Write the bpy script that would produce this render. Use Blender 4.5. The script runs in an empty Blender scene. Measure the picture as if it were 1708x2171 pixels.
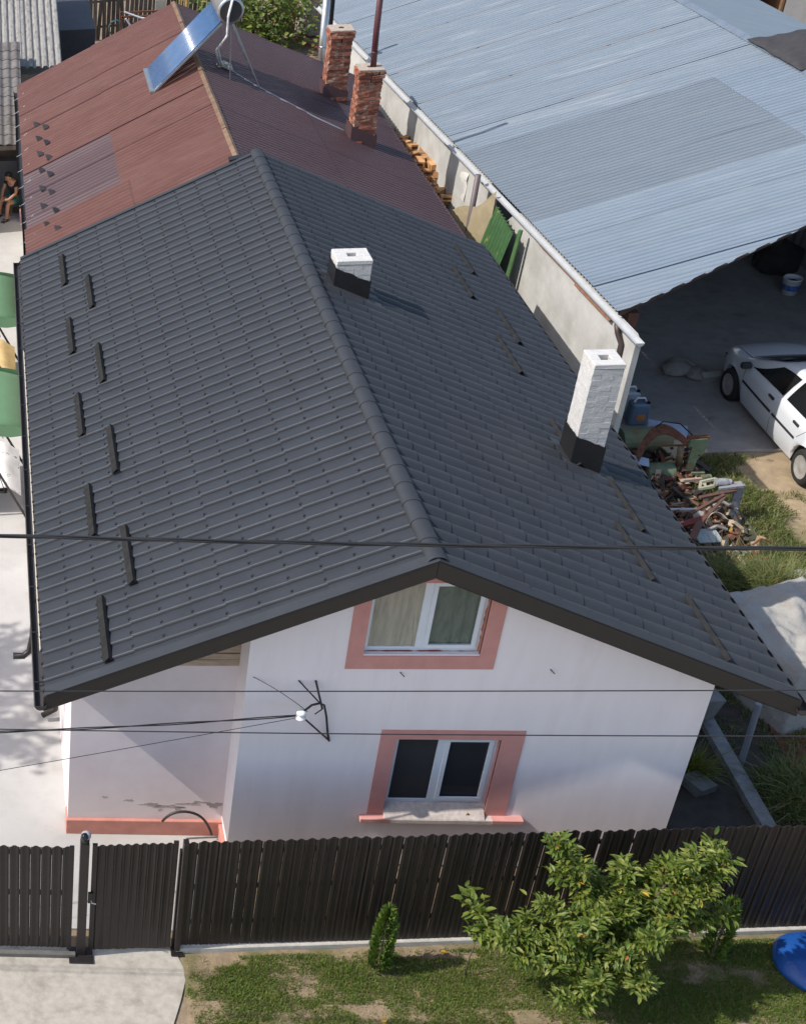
import bpy, bmesh, math, random
from mathutils import Vector, Matrix, Euler, noise as mnoise
import numpy as np
R = math.radians
random.seed(7)
scene = bpy.context.scene
col = scene.collection

# ------------------------------------------------------------ camera, world, sun, exposure
cd = bpy.data.cameras.new('camera'); cam = bpy.data.objects.new('camera', cd); col.objects.link(cam)
CAM = Vector((-4.649, -12.983, 14.194))
fwd = Vector((-0.11483751, 0.8273772, -0.54978115)); rgt = Vector((0.99334611, 0.09079089, -0.07085562)); upv = Vector((0.00870921, 0.55425985, 0.83229813))
mw = Matrix((rgt, upv, -fwd)).transposed().to_4x4(); mw.translation = CAM
cam.matrix_world = mw
cd.sensor_fit = 'VERTICAL'; cd.sensor_height = 24.0
FPX, PX, PY, IW, IH = 3128.995, -388.62, 1085.5, 1708.0, 2171.0
cd.lens = FPX / IH * 24.0
cd.shift_x = (IW / 2 - PX) / IH      # the photograph is a crop from the right of a wider drone frame
cd.shift_y = (PY - IH / 2) / IH
cd.clip_end = 600
scene.camera = cam
def proj(p):
    d = Vector(p) - CAM; w = d.dot(fwd)
    return PX + FPX * d.dot(rgt) / w, PY - FPX * d.dot(upv) / w

SUN = Vector((1.0, 0.15, -1.08)).normalized()         # direction the light travels
world = bpy.data.worlds.new('World'); scene.world = world; world.use_nodes = True
wn = world.node_tree.nodes; wl = world.node_tree.links
sky = wn.new('ShaderNodeTexSky'); sky.sky_type = 'NISHITA'; sky.sun_disc = False
sky.sun_elevation = math.asin(-SUN.z); sky.sun_rotation = math.atan2(-SUN.x, -SUN.y)
sky.air_density = 1.0; sky.dust_density = 1.5
wl.new(sky.outputs[0], wn['Background'].inputs[0]); wn['Background'].inputs[1].default_value = 0.15
sl = bpy.data.lights.new('sun', 'SUN'); sl.energy = 3.5; sl.angle = R(0.53); sl.color = (1.0, 0.95, 0.89)
so = bpy.data.objects.new('sun', sl); col.objects.link(so); so.location = (-30, -4, 30)
so.rotation_euler = SUN.to_track_quat('-Z', 'Y').to_euler()
vs = scene.view_settings; vs.view_transform = 'Standard'; vs.look = 'None'; vs.gamma = 1; vs.exposure = 0.38; vs.use_curve_mapping = False

# ------------------------------------------------------------ materials
MATS = {}
def mat(name, c, rough=.75, var=.15, scale=6., bump=0., bscale=80., metal=0., spec=.5, rnd=0., c2=None, mix=(.55, .7), s2=2., stretch=None, coat=0.):
    if name in MATS: return MATS[name]
    m = bpy.data.materials.new(name); m.use_nodes = True; MATS[name] = m
    nt = m.node_tree; n = nt.nodes; l = nt.links; b = n['Principled BSDF']
    b.inputs['Roughness'].default_value = rough; b.inputs['Metallic'].default_value = metal
    b.inputs['Specular IOR Level'].default_value = spec; b.inputs['Coat Weight'].default_value = coat
    geo = n.new('ShaderNodeNewGeometry'); pos = geo.outputs['Position']
    if stretch:
        mp = n.new('ShaderNodeMapping'); mp.inputs['Scale'].default_value = stretch; l.new(pos, mp.inputs[0]); pos = mp.outputs[0]
    def nz(s, d=5, ro=.6):
        t = n.new('ShaderNodeTexNoise'); t.inputs['Scale'].default_value = s; t.inputs['Detail'].default_value = d; t.inputs['Roughness'].default_value = ro; l.new(pos, t.inputs['Vector']); return t.outputs['Fac']
    def mixc(fac, a, bb):
        x = n.new('ShaderNodeMix'); x.data_type = 'RGBA'
        for s, v in ((0, fac), (6, a), (7, bb)):
            if isinstance(v, (tuple, list)): x.inputs[s].default_value = (*v, 1)
            elif isinstance(v, float): x.inputs[s].default_value = v
            else: l.new(v, x.inputs[s])
        return x.outputs[2]
    lo = tuple(max(0, q * (1 - var)) for q in c); hi = tuple(min(1, q * (1 + var)) for q in c)
    rp = n.new('ShaderNodeMapRange'); rp.inputs[1].default_value = .3; rp.inputs[2].default_value = .7; l.new(nz(scale), rp.inputs[0])
    out = mixc(rp.outputs[0], lo, hi)
    if c2:
        r2 = n.new('ShaderNodeMapRange'); r2.inputs[1].default_value = mix[0]; r2.inputs[2].default_value = mix[1]; l.new(nz(s2, 6, .65), r2.inputs[0])
        out = mixc(r2.outputs[0], out, c2)
    if rnd:
        oi = n.new('ShaderNodeObjectInfo'); r3 = n.new('ShaderNodeMapRange'); r3.inputs[3].default_value = 1 - rnd; r3.inputs[4].default_value = 1 + rnd
        l.new(oi.outputs['Random'], r3.inputs[0]); hs = n.new('ShaderNodeHueSaturation'); l.new(r3.outputs[0], hs.inputs['Value']); l.new(out, hs.inputs['Color']); out = hs.outputs[0]
    l.new(out, b.inputs['Base Color'])
    if bump:
        bp = n.new('ShaderNodeBump'); bp.inputs['Strength'].default_value = bump; bp.inputs['Distance'].default_value = .6 / bscale; l.new(nz(bscale, 4), bp.inputs['Height']); l.new(bp.outputs[0], b.inputs['Normal'])
    return m
def glass(name, tint=(.02, .022, .024), op=.35):
    m = bpy.data.materials.new(name); m.use_nodes = True; nt = m.node_tree; n = nt.nodes; l = nt.links
    b = n['Principled BSDF']; b.inputs['Base Color'].default_value = (*tint, 1); b.inputs['Roughness'].default_value = .03
    tr = n.new('ShaderNodeBsdfTransparent'); tr.inputs[0].default_value = (.85, .9, .88, 1)
    fr = n.new('ShaderNodeFresnel'); fr.inputs[0].default_value = 1.5
    mr = n.new('ShaderNodeMapRange'); mr.inputs[3].default_value = op; mr.inputs[4].default_value = 1.; l.new(fr.outputs[0], mr.inputs[0])
    mx = n.new('ShaderNodeMixShader'); l.new(mr.outputs[0], mx.inputs[0]); l.new(tr.outputs[0], mx.inputs[1]); l.new(b.outputs[0], mx.inputs[2])
    l.new(mx.outputs[0], n['Material Output'].inputs[0]); MATS[name] = m
    return m

# ------------------------------------------------------------ mesh helpers
OFF = {}                                             # world offset of each object's frame (no parent is rotated)
class MB:
    def __init__(s): s.v = []; s.f = []; s.m = []
    def add(s, vs, fs, mi=0):
        o = len(s.v); s.v += [tuple(p) for p in vs]; s.f += [tuple(i + o for i in f) for f in fs]; s.m += [mi] * len(fs); return s
    def box(s, c, d, rot=None, mi=0, taper=1.):
        hx, hy, hz = d[0] / 2, d[1] / 2, d[2] / 2
        p = [Vector((x * hx * (taper if z > 0 else 1), y * hy * (taper if z > 0 else 1), z * hz)) for z in (-1, 1) for y in (-1, 1) for x in (-1, 1)]
        if rot is not None:
            M_ = Euler(rot).to_matrix() if not isinstance(rot, Matrix) else rot
            p = [M_ @ q for q in p]
        c = Vector(c); return s.add([q + c for q in p], [(0, 2, 3, 1), (4, 5, 7, 6), (0, 1, 5, 4), (2, 6, 7, 3), (0, 4, 6, 2), (1, 3, 7, 5)], mi)
    def bb(s, a, b, mi=0): return s.box([(a[i] + b[i]) / 2 for i in range(3)], [abs(b[i] - a[i]) for i in range(3)], None, mi)
    def bar(s, a, b, w, h=None, mi=0, up=(0, 0, 1)):
        a = Vector(a); b = Vector(b); h = h or w; z = (b - a).normalized(); x = z.cross(Vector(up))
        if x.length < 1e-4: x = z.cross(Vector((1, 0, 0)))
        x.normalize(); y = x.cross(z)
        p = [q + x * i * w / 2 + y * j * h / 2 for q in (a, b) for j in (-1, 1) for i in (-1, 1)]
        return s.add(p, [(0, 1, 3, 2), (4, 6, 7, 5), (0, 4, 5, 1), (2, 3, 7, 6), (0, 2, 6, 4), (1, 5, 7, 3)], mi)
    def tube(s, path, r, n=8, mi=0, cap=True):
        path = [Vector(p) for p in path]; k = len(path); rs = r if isinstance(r, (list, tuple)) else [r] * k
        t0 = (path[1] - path[0]).normalized(); x = t0.cross(Vector((0, 0, 1)))
        if x.length < 1e-3: x = Vector((1, 0, 0))
        x.normalize(); vs = []
        for i, p in enumerate(path):
            t = (path[min(i + 1, k - 1)] - path[max(i - 1, 0)]).normalized(); x = (x - t * x.dot(t)); x.normalize(); y = t.cross(x)
            for j in range(n):
                a = 2 * math.pi * j / n; vs.append(p + x * math.cos(a) * rs[i] + y * math.sin(a) * rs[i])
        fs = [(i * n + j, i * n + (j + 1) % n, (i + 1) * n + (j + 1) % n, (i + 1) * n + j) for i in range(k - 1) for j in range(n)]
        if cap: fs += [tuple(range(n))[::-1], tuple((k - 1) * n + j for j in range(n))]
        return s.add(vs, fs, mi)
    def lathe(s, c, prof, n=20, mi=0, axis='Z', capb=True, capt=True):
        c = Vector(c); vs = []
        for r, z in prof:
            for j in range(n):
                a = 2 * math.pi * j / n; q = Vector((r * math.cos(a), r * math.sin(a), z))
                if axis == 'Y': q = Vector((q.x, q.z, q.y))
                if axis == 'X': q = Vector((q.z, q.x, q.y))
                vs.append(c + q)
        k = len(prof); fs = [(i * n + j, i * n + (j + 1) % n, (i + 1) * n + (j + 1) % n, (i + 1) * n + j) for i in range(k - 1) for j in range(n)]
        if capb: fs.append(tuple(range(n))[::-1])
        if capt: fs.append(tuple((k - 1) * n + j for j in range(n)))
        return s.add(vs, fs, mi)
    def prism(s, poly, ext, mi=0):                    # poly: 3-D outline, ext: extrusion vector
        e = Vector(ext); k = len(poly); a = [Vector(p) for p in poly]
        return s.add(a + [p + e for p in a], [tuple(range(k))[::-1], tuple(range(k, 2 * k))] + [(i, (i + 1) % k, (i + 1) % k + k, i + k) for i in range(k)], mi)
    def grid(s, nu, nv, fn, mi=0, th=None):
        o = [fn(i / nu, j / nv) for j in range(nv + 1) for i in range(nu + 1)]; w = nu + 1
        fs = [(j * w + i, j * w + i + 1, (j + 1) * w + i + 1, (j + 1) * w + i) for j in range(nv) for i in range(nu)]
        s.add(o, fs, mi)
        if th:
            t = Vector(th); s.add([Vector(p) + t for p in o], [f[::-1] for f in fs], mi)
            b = [(i, i + 1) for i in range(nu)] + [(nu + j * w, nu + (j + 1) * w) for j in range(nv)] + [(nv * w + i + 1, nv * w + i) for i in range(nu)] + [((j + 1) * w, j * w) for j in range(nv)]
            k = len(o); base = len(s.v) - 2 * k
            for p, q in b: s.f.append((base + q, base + p, base + p + k, base + q + k)); s.m.append(mi)
        return s
    def jitter(s, a, f=6.):
        s.v = [tuple(Vector(p) + mnoise.noise_vector(Vector(p) * f) * a) for p in s.v]; return s
    def mesh(s, name, mats, smooth=False, off=(0, 0, 0)):
        me = bpy.data.meshes.new(name); me.from_pydata([(p[0] - off[0], p[1] - off[1], p[2] - off[2]) for p in s.v], [], s.f)
        for m in (mats if isinstance(mats, (list, tuple)) else [mats]): me.materials.append(m)
        me.polygons.foreach_set('material_index', s.m)
        if smooth: me.polygons.foreach_set('use_smooth', [True] * len(s.f))
        me.update(); return me
    def build(s, name, mats, parent=None, smooth=False, bevel=0., sub=0, fix=True):
        off = OFF[parent.name] if parent else (0, 0, 0)
        me = s.mesh(name, mats, smooth, off)
        if fix:
            bm = bmesh.new(); bm.from_mesh(me); bmesh.ops.recalc_face_normals(bm, faces=bm.faces); bm.to_mesh(me); bm.free()
        o = bpy.data.objects.new(name, me); col.objects.link(o); o.parent = parent; OFF[o.name] = off
        if bevel:
            b = o.modifiers.new('bevel', 'BEVEL'); b.width = bevel; b.segments = 1; b.limit_method = 'ANGLE'
        if sub:
            b = o.modifiers.new('sub', 'SUBSURF'); b.levels = sub; b.render_levels = sub
        return o
def thing(name, label, cat, loc, group=None):
    o = bpy.data.objects.new(name, None); col.objects.link(o); o.location = loc; o.empty_display_size = .2; OFF[o.name] = tuple(loc)
    return tag(o, label, cat, group)
def tag(o, label, cat, group=None, kind=None):
    o['label'] = label; o['category'] = cat
    if group: o['group'] = group
    if kind: o['kind'] = kind
    return o
def struct(o): o['kind'] = 'structure'; return o
def place(name, me, mtx, parent):                     # one piece that shares its mesh with the others
    o = bpy.data.objects.new(name, me); col.objects.link(o); o.parent = parent
    off = Matrix.Translation(-Vector(OFF[parent.name])); o.matrix_basis = off @ mtx; OFF[o.name] = OFF[parent.name]
    return o
def frame(o, x, y, z):                                # matrix from axes
    return Matrix(((x[0], y[0], z[0], o[0]), (x[1], y[1], z[1], o[1]), (x[2], y[2], z[2], o[2]), (0, 0, 0, 1)))
def V(*a): return Vector(a)
def rn(a, b): return random.uniform(a, b)

# shared palette
m_dark = mat('dark_brown_metal', (.018, .014, .012), .45, .1, 3, rnd=.1)
m_rust = mat('rust', (.16, .06, .03), .9, .4, 12, .5, 60, c2=(.05, .03, .025), s2=7)
m_wood = mat('weathered_wood', (.22, .16, .10), .85, .3, 4, .4, 40, stretch=(1, 1, 8), rnd=.25)
m_oldwood = mat('grey_wood', (.12, .10, .08), .9, .35, 5, .5, 40, stretch=(3, 3, .6), rnd=.35)
m_conc = mat('old_concrete', (.32, .30, .27), .9, .2, 5, .5, 50, c2=(.18, .17, .15), s2=1.5)
m_steel = mat('galvanised', (.45, .46, .47), .35, .1, 5, metal=.8)
m_black = mat('black_rubber', (.012, .012, .013), .7, .1, 4)
m_white = mat('white_plastic', (.78, .79, .80), .35, .03, 3)
m_paintw = mat('white_paint', (.58, .56, .525), .85, .08, 9, .5, 45, c2=(.40, .38, .34), mix=(.6, .75), s2=5)
m_tar = mat('black_tar', (.012, .012, .013), .55, .2, 8, .3, 40)
m_leaf = None
# ============================================================ ground and paved areas
dirt = mat('bare_earth', (.25, .18, .115), .95, .25, 3, .6, 30, c2=(.33, .26, .18), s2=1.2)
m_concrete = mat('yard_concrete', (.435, .425, .40), .85, .10, 2.2, .25, 120, c2=(.34, .325, .295), mix=(.5, .72), s2=1.1)
m_drive = mat('driveway_concrete', (.42, .385, .325), .9, .14, 9, .6, 160, c2=(.30, .27, .22), mix=(.5, .7), s2=3.5)
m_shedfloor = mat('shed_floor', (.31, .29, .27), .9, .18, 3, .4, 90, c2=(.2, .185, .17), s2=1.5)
def ground_h(x, y): return 0.
g = MB(); g.grid(60, 60, lambda a, b: V(-150 + 300 * a, -100 + 260 * b, -.03)); struct(g.build('ground', dirt))
g = MB(); g.bb((-16, -.75, -.2), (-1.6, 21.6, 0.)); struct(g.build('concrete_yard', m_concrete))
# driveway in front of the gates with a broken right edge
pts = [(-12, -1.02)] + [(-2.52, -1.02), (-2.47, -1.12), (-2.43, -1.25), (-2.40, -1.4), (-2.44, -1.55), (-2.5, -1.75), (-2.57, -1.95), (-2.66, -2.2), (-2.8, -2.8), (-3, -4), (-3.2, -6), (-12, -6)]
g = MB(); g.prism([(x, y, -.12) for x, y in pts], (0, 0, .115)); struct(g.build('driveway', m_drive))
g = MB(); g.grid(40, 8, lambda a, b: V(-30 + 60 * a, -9 + 5.6 * b, .0 + .01 * mnoise.noise(V(a * 40, b * 6, 1)))); struct(g.build('street', mat('pale_bounce_gravel', (.42, .39, .34), .95, .15, 8, .6, 60)))  # out-of-view street, added pale to bounce light onto the facade
m_lawnsoil = mat('lawn_soil', (.27, .20, .125), .95, .25, 5, .8, 40, c2=(.14, .13, .05), mix=(.45, .6), s2=1.6)
g = MB(); g.grid(90, 40, lambda a, b: V(-2.75 + 10 * a, -4.2 + 3.75 * b, (-.012 if a > .033 else -.06) + .02 * mnoise.noise(V(a * 22, b * 9, 1)))); struct(g.build('front_verge', m_lawnsoil, smooth=True))
m_yardsoil = mat('yard_soil', (.36, .27, .17), .95, .2, 4, .7, 50, c2=(.22, .18, .09), mix=(.5, .62), s2=.9)
g = MB(); g.grid(70, 60, lambda a, b: V(3.3 + 9 * a, -.2 + 10.3 * b, -.008 + .04 * mnoise.noise(V(a * 14, b * 15, 3)))); struct(g.build('side_yard', m_yardsoil, smooth=True))
g = MB(); g.grid(20, 40, lambda a, b: V(3.32 + 2.7 * a, -.38 + 4.6 * b, .035 + .03 * mnoise.noise(V(a * 6, b * 12, 3)) - .09 * max(0, b - .85) / .15)); struct(g.build('passage_soil', mat('painted_shade_soil', (.055, .045, .036), .95, .3, 6, .7, 40), smooth=True))  # soil colour darkened to paint in the eave shade of the passage
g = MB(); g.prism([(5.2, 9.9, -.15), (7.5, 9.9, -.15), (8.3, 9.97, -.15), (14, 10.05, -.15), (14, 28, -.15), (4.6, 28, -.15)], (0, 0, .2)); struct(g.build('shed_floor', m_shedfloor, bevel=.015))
g = MB(); g.bb((3.4, 12, -.1), (5.2, 26, .002)); struct(g.build('alley_floor', m_conc))

# ============================================================ main house
HE, HR, HW, HL = 3.004, 4.857, 4.0, 12.09
K = (HR - HE) / HW; TH = math.atan(K); CT, ST = math.cos(TH), math.sin(TH)
m_wall = mat('pink_white_render', (.87, .805, .805), .85, .03, 2.5, .25, 240, c2=(.80, .725, .715), mix=(.52, .8), s2=1.6, stretch=(2.2, 2.2, .35))
m_pink = mat('salmon_paint', (.60, .285, .25), .85, .07, 6, .3, 150)
m_plinth = mat('salmon_plinth', (.54, .235, .185), .85, .12, 6, .3, 100, c2=(.35, .27, .22), mix=(.68, .72), s2=3)
m_tile = mat('charcoal_tile', (.035, .0385, .045), .55, .12, 2.2, .35, 420, spec=.26, rnd=.03, c2=(.041, .044, .049), mix=(.5, .8), s2=.8)
for k_, v_ in (('Sheen Weight', .0), ('Diffuse Roughness', .4)): m_tile.node_tree.nodes['Principled BSDF'].inputs[k_].default_value = v_
m_tilefar = MATS['charcoal_tile']
m_ridge = mat('charcoal_ridge', (.036, .039, .045), .6, .12, 3, .3, 420, spec=.3)
m_fascia = mat('brown_fascia', (.020, .017, .015), .5, .08, 4)
house = thing('house', 'white rendered house with dark grey tiled gable roof and salmon window frames', 'house', (-.2, .4, 0))
YF, XR, XL, XLL, YR = .381, 3.335, -1.72, -3.652, .852
def zroof(x): return HR - K * abs(x) - .11
wins = [(-.48, .77, 3.335, 4.33), (.06, 1.225, 1.0, 2.075)]
w = MB()
xs = sorted({XL, XR, 0.} | {q for a in wins for q in a[:2]})
for x0, x1 in zip(xs[:-1], xs[1:]):
    z = 0.; xm = (x0 + x1) / 2; segs = []
    for a in sorted([(a[0], a[1], .86 if a[2] < 2 else a[2], a[3]) for a in wins if a[0] < xm < a[1]], key=lambda a: a[2]):
        segs.append((z, a[2])); z = a[3]
    for z0, z1 in segs: w.bb((x0, YF, z0), (x1, YF + .3, z1))
    w.prism([(x0, YF, z), (x1, YF, z), (x1, YF, zroof(x1)), (x0, YF, zroof(x0))], (0, .3, 0))
w.build('front_wall', m_wall, house, fix=True)
w = MB(); w.bb((XR - .3, YF + .3, 0), (XR, HL - .3, zroof(XR)))
w.build('side_wall', m_wall, house)
w = MB(); w.bb((XL, YF + .3, 0), (XL + .3, YR + .15, zroof(XL) )); w.build('return_wall', m_wall, house)
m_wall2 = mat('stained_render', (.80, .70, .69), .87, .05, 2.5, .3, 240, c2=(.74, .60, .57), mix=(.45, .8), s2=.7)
w = MB(); w.prism([(XLL, YR, .245), (XL, YR, .245), (XL, YR, 2.78), (XLL, YR, 2.78)], (0, .3, 0)); w.bb((XLL, YR + .3, 0), (XLL + .3, HL - .3, zroof(XLL) - .02)); w.build('porch_wall', m_wall2, house)
# flaked damp patches at the foot of the porch wall: thin lost-paint areas with their own outline
m_stain = mat('bare_plaster', (.40, .345, .32), .95, .2, 14, .5, 90)
for cx, cz, sx, sz, sd in ((-2.40, .47, .17, .035, 3), (-2.62, .50, .15, .03, 5), (-1.83, .50, .09, .07, 8), (-2.14, .52, .13, .028, 13), (-2.9, .57, .08, .015, 19), (-2.27, .44, .07, .03, 23), (-2.02, .55, .1, .02, 29), (-2.5, .41, .03, .02, 31), (-3.2, .62, .05, .012, 37)):
    p = MB(); rr = random.Random(sd); pl = []
    ph = [rr.random() * 6.28 for _ in range(5)]
    for i in range(40):
        a = 2 * math.pi * i / 40; k = .8 + .25 * math.sin(2 * a + ph[0]) + .2 * math.sin(3 * a + ph[1]) + .16 * math.sin(5 * a + ph[2]) + .1 * math.sin(9 * a + ph[3]); pl.append((min(cx + sx * k * math.cos(a), XL - .01), YR - .003, cz + sz * k * math.sin(a)))
    p.prism(pl, (0, .02, 0)); p.build('flaked_patch', m_stain, house)
w = MB(); w.bb((XLL - .02, YR - .045, 0), (XL, YR + .2, .245)); w.build('plinth', m_plinth, house, bevel=.006)
w = MB(); w.bb((XL - .045, YF + .1, 0), (XL, YR - .045, .22)); w.build('plinth', m_plinth, house, bevel=.006)
w = MB(); w.bb((XL + .3, HL - .3, 0), (XR, HL, zroof(XR) - .1)); w.bb((XLL, HL - .3, 0), (XL + .3, HL, zroof(XLL) - .1)); w.build('rear_wall', m_wall, house)
w = MB(); w.bb((XL + .02, YF + .3, 2.62), (XR - .3, HL - .3, 2.74)); w.build('attic_floor', m_wood, house)
# boards above the porch wall
for i in range(5):
    z0 = 2.785 + i * .098; w = MB(); w.bb((max(-3.6, -(HR - .18 - z0 - .09) / K), YR - .02 + rn(-.006, .006), z0), (XL - .001 * i, YR + .03, z0 + .09)); w.build('plank', mat('gable_boards', (.42, .32, .23), .85, .25, 4, .4, 60, stretch=(1, 4, 14), rnd=.2), house, bevel=.004)
w = MB()
w.prism([(XLL, YR + .05, 2.79), (XL, YR + .05, 2.79), (XL, YR + .05, zroof(XL)), (XLL, YR + .05, zroof(XLL))], (0, .1, 0)); w.build('board_backing', m_oldwood, house)
# windows
m_pvc = mat('white_pvc', (.72, .76, .80), .35, .03, 3)
g_low = glass('dark_window_glass', (.05, .053, .06), .6); g_up = glass('window_glass', (.1, .11, .11), .03)
def window(x0, x1, z0, z1, gl, split, trim, sill=False, curtain=False):
    ft = .055; y0 = YF + .07; y1 = YF + .13
    f = MB()
    f.bb((x0, y0, z0), (x1, y1, z0 + ft)); f.bb((x0, y0, z1 - ft), (x1, y1, z1)); f.bb((x0, y0, z0 + ft), (x0 + ft, y1, z1 - ft)); f.bb((x1 - ft, y0, z0 + ft), (x1, y1, z1 - ft))
    xs_ = x0 + (x1 - x0) * split; f.bb((xs_ - .05, y0 - .004, z0 + ft), (xs_ + .05, y1, z1 - ft))
    # the right sash stands proud
    sa = .05; a0, a1, c0, c1 = xs_ + .035, x1 - ft + .012, z0 + ft - .012, z1 - ft + .012; ys = y0 - .02
    f.bb((a0, ys, c0), (a1, y0 + .01, c0 + sa)); f.bb((a0, ys, c1 - sa), (a1, y0 + .01, c1)); f.bb((a0, ys, c0 + sa), (a0 + sa, y0 + .01, c1 - sa)); f.bb((a1 - sa, ys, c0 + sa), (a1, y0 + .01, c1 - sa))
    fo = f.build('window', m_pvc, house, bevel=.004)
    for a, b in ((x0 + ft, xs_ - .05), (xs_ + .05, x1 - ft)):
        p = MB(); p.bb((a, y0 + .025, z0 + ft), (b, y0 + .031, z1 - ft)); p.build('pane', gl, fo)
        if gl is g_low and a < x0 + .1: p = MB(); p.bb((a, y0 + .008, z0 + ft), (b, y0 + .011, z1 - ft)); p.build('insect_screen', mat('screen_mesh', (.028, .029, .031), .9, .15, 5), fo)
    (tx0, tx1, tz0, tz1, tt) = trim; t = MB(); yo = YF - .012
    if tz0 is not None: t.bb((tx0, yo, tz0), (tx1, YF + .02, z0 - .02))
    zb = z0 - .02 if tz0 is not None else .86
    cz = lambda x: min(tz1, zroof(x) - .06)
    for a_, b_, zz0 in ((tx0, x0, zb), (x1, tx1, zb), (x0, 0. if x0 < 0 else x1, z1), (0., x1 if x0 < 0 else 0., z1)):
        if b_ - a_ < .01 or (zz0 == z1 and x0 > 0 and a_ > x0): continue
        if max(cz(a_), cz(b_)) <= zz0: continue
        t.prism([(a_, yo, zz0), (b_, yo, zz0), (b_, yo, max(zz0, cz(b_))), (a_, yo, max(zz0, cz(a_)))], (0, YF + .02 - yo, 0))
    # painted reveals
    t.bb((x0 - .03, YF + .02, z0), (x0 + .003, y1, z1)); t.bb((x1 - .003, YF + .02, z0), (x1 + .03, y1, z1)); t.bb((x0, YF + .02, z1 - .003), (x1, y1, min(z1 + .03, zroof(x1) - .01) if x0 < 0 else z1 + .03))
    t.build('window_trim', m_pink, fo)
    if curtain:
        for a, b, mt, ph in ((x0 + ft, xs_ - .04, mat('cream_curtain', (.40, .37, .29), .9, .15, 5, c2=(.28, .26, .2), s2=7, stretch=(4, 1, .5)), 0), (xs_ + .04, x1 - ft, mat('green_curtain', (.15, .175, .14), .9, .25, 6, c2=(.07, .085, .065), s2=6, stretch=(3, 1, .7)), 2)):
            c = MB(); c.grid(60, 2, lambda u, v: V(a + (b - a) * u, y1 - .042 + .007 * math.sin(u * 24 + ph + 1.1 * math.sin(u * 9)), z0 + ft + (z1 - z0 - 2 * ft) * v)); c.build('curtain', mt, fo, smooth=True)
    return fo
wu = window(*wins[0], g_up, .49, (-.655, .945, 3.13, 4.6, .2), curtain=True)
wl_ = window(*wins[1], g_low, .47, (-.125, 1.472, None, 2.215, .2))
# ragged orange foam round the upper frame
m_foam = mat('orange_foam', (.42, .13, .03), .95, .3, 30)
for xx in (wins[0][0] - .002, wins[0][1] + .002):
    t = MB(); t.tube([(xx + rn(-.008, .008), YF + .065, 3.33 + i * .05) for i in range(20)], [.008 + .01 * random.random() for i in range(20)], 6); t.build('foam_seam', m_foam, wu)
t = MB(); t.tube([(-.47 + i * .062, YF + .06, 3.333 + rn(-.004, .004)) for i in range(21)], [.004 + .008 * random.random() for i in range(21)], 6); t.build('foam_seam', mat('red_foam', (.25, .05, .03), .95, .3, 30), wu)
s = MB(); s.bb((-.205, YF - .10, .80), (1.655, YF, .865)); s.prism([(.061, YF - .098, .866), (.061, YF + .075, 1.002), (.061, YF + .2, 1.002), (.061, YF + .2, .862)], (1.163, 0, 0)); so_ = s.build('sill', mat('worn_sill', (.56, .49, .44), .9, .25, 14, .5, 60, c2=(.40, .32, .28), s2=7), wl_, bevel=.006)
for a, b in ((-.215, .13), (1.30, 1.665)):
    s = MB(); s.bb((a, YF - .103, .80 + .01), (b, YF - .0125, .8695)); s.build('sill_paint', m_pink, wl_, bevel=.006)
# ------------------------------------------------ roof
roof = MB()
for sg in (-1, 1):
    roof.prism([(0, 0.005, HR - .05), (sg * HW, 0.005, HE - .05), (sg * HW, 0.005, HE - .11), (0, 0.005, HR - .11)], (0, HL - .01, 0))
roof = roof.build('roof', mat('roof_deck', (.03, .028, .027), .8), house)
TW, TL, NR, NW = HL / 49, math.hypot(HW, HR - HE) / 12, 12, 49
tp = [(0, .0), (.12, .004), (.30, .0115), (.50, .0195), (.68, .0255), (.82, .029), (.89, .0305), (.955, .0285), (1.0, .002)]
tpr = [(0, .0), (.10, .012), (.25, .030), (.43, .047), (.60, .054), (.74, .051), (.85, .039), (.94, .018), (1.0, 0.)]   # rounder lay on the right slope
def tile_mb(tp, worn):
    t = MB(); n = len(tp)
    a_ = [(0., p[0] * TW, p[1] - .004) for p in tp] + [(TL + .006, p[0] * TW, p[1] + .005) for p in tp]
    b_ = [(TL + .006, p[0] * TW, p[1] + .005) for p in tp] + [(TL + .004, p[0] * TW, p[1] - .008) for p in tp]
    q_ = [(i, i + 1, n + i + 1, n + i) for i in range(n - 1)]
    t.add(a_, q_); t.add(b_, q_)
    if worn: t.m[6] = 2
    h = .036; a0, a1 = TL - .004, TL + .026       # nail in the nose of the tile
    t.add([(x, y, z) for x in (a0, a1) for y in (TW * .60, TW * .72) for z in (h - .026, h)], [(4, 5, 7, 6), (1, 3, 7, 5), (0, 1, 5, 4), (2, 6, 7, 3)], 1)
    return t
m_screw = mat('black_fixing', (.008, .008, .009), .5, .05)
m_worn = mat('worn_tile_edge', (.080, .084, .090), .85, .2, 5, spec=.3, rnd=.06)
T0, TME = {}, {}
for sg in (-1, 1):
    T0[sg] = tile_mb(tp if sg < 0 else tpr, sg < 0); TME[sg] = T0[sg].mesh('tile', [m_tile, m_screw, m_worn])
    for i, p in enumerate(TME[sg].polygons): p.use_smooth = i < 8
    bm = bmesh.new(); bm.from_mesh(TME[sg]); bmesh.ops.recalc_face_normals(bm, faces=bm.faces); bm.to_mesh(TME[sg]); bm.free()
def tile_mtx(sg, r, c):
    dn = V(sg * CT, 0, -ST); nrm = V(sg * ST, 0, CT); jy = (r % 3 - 1) * .004
    if sg < 0: y = V(0, 1, 0); o = V(0, c * TW + jy, HR)
    else: y = V(0, -1, 0); o = V(0, (c + 1) * TW + jy, HR)
    y = nrm.cross(dn)
    o = V(0, (c if y.y > 0 else c + 1) * TW + jy, HR) + dn * (r * TL)
    return frame(o, dn, y, nrm)
cand = []
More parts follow.
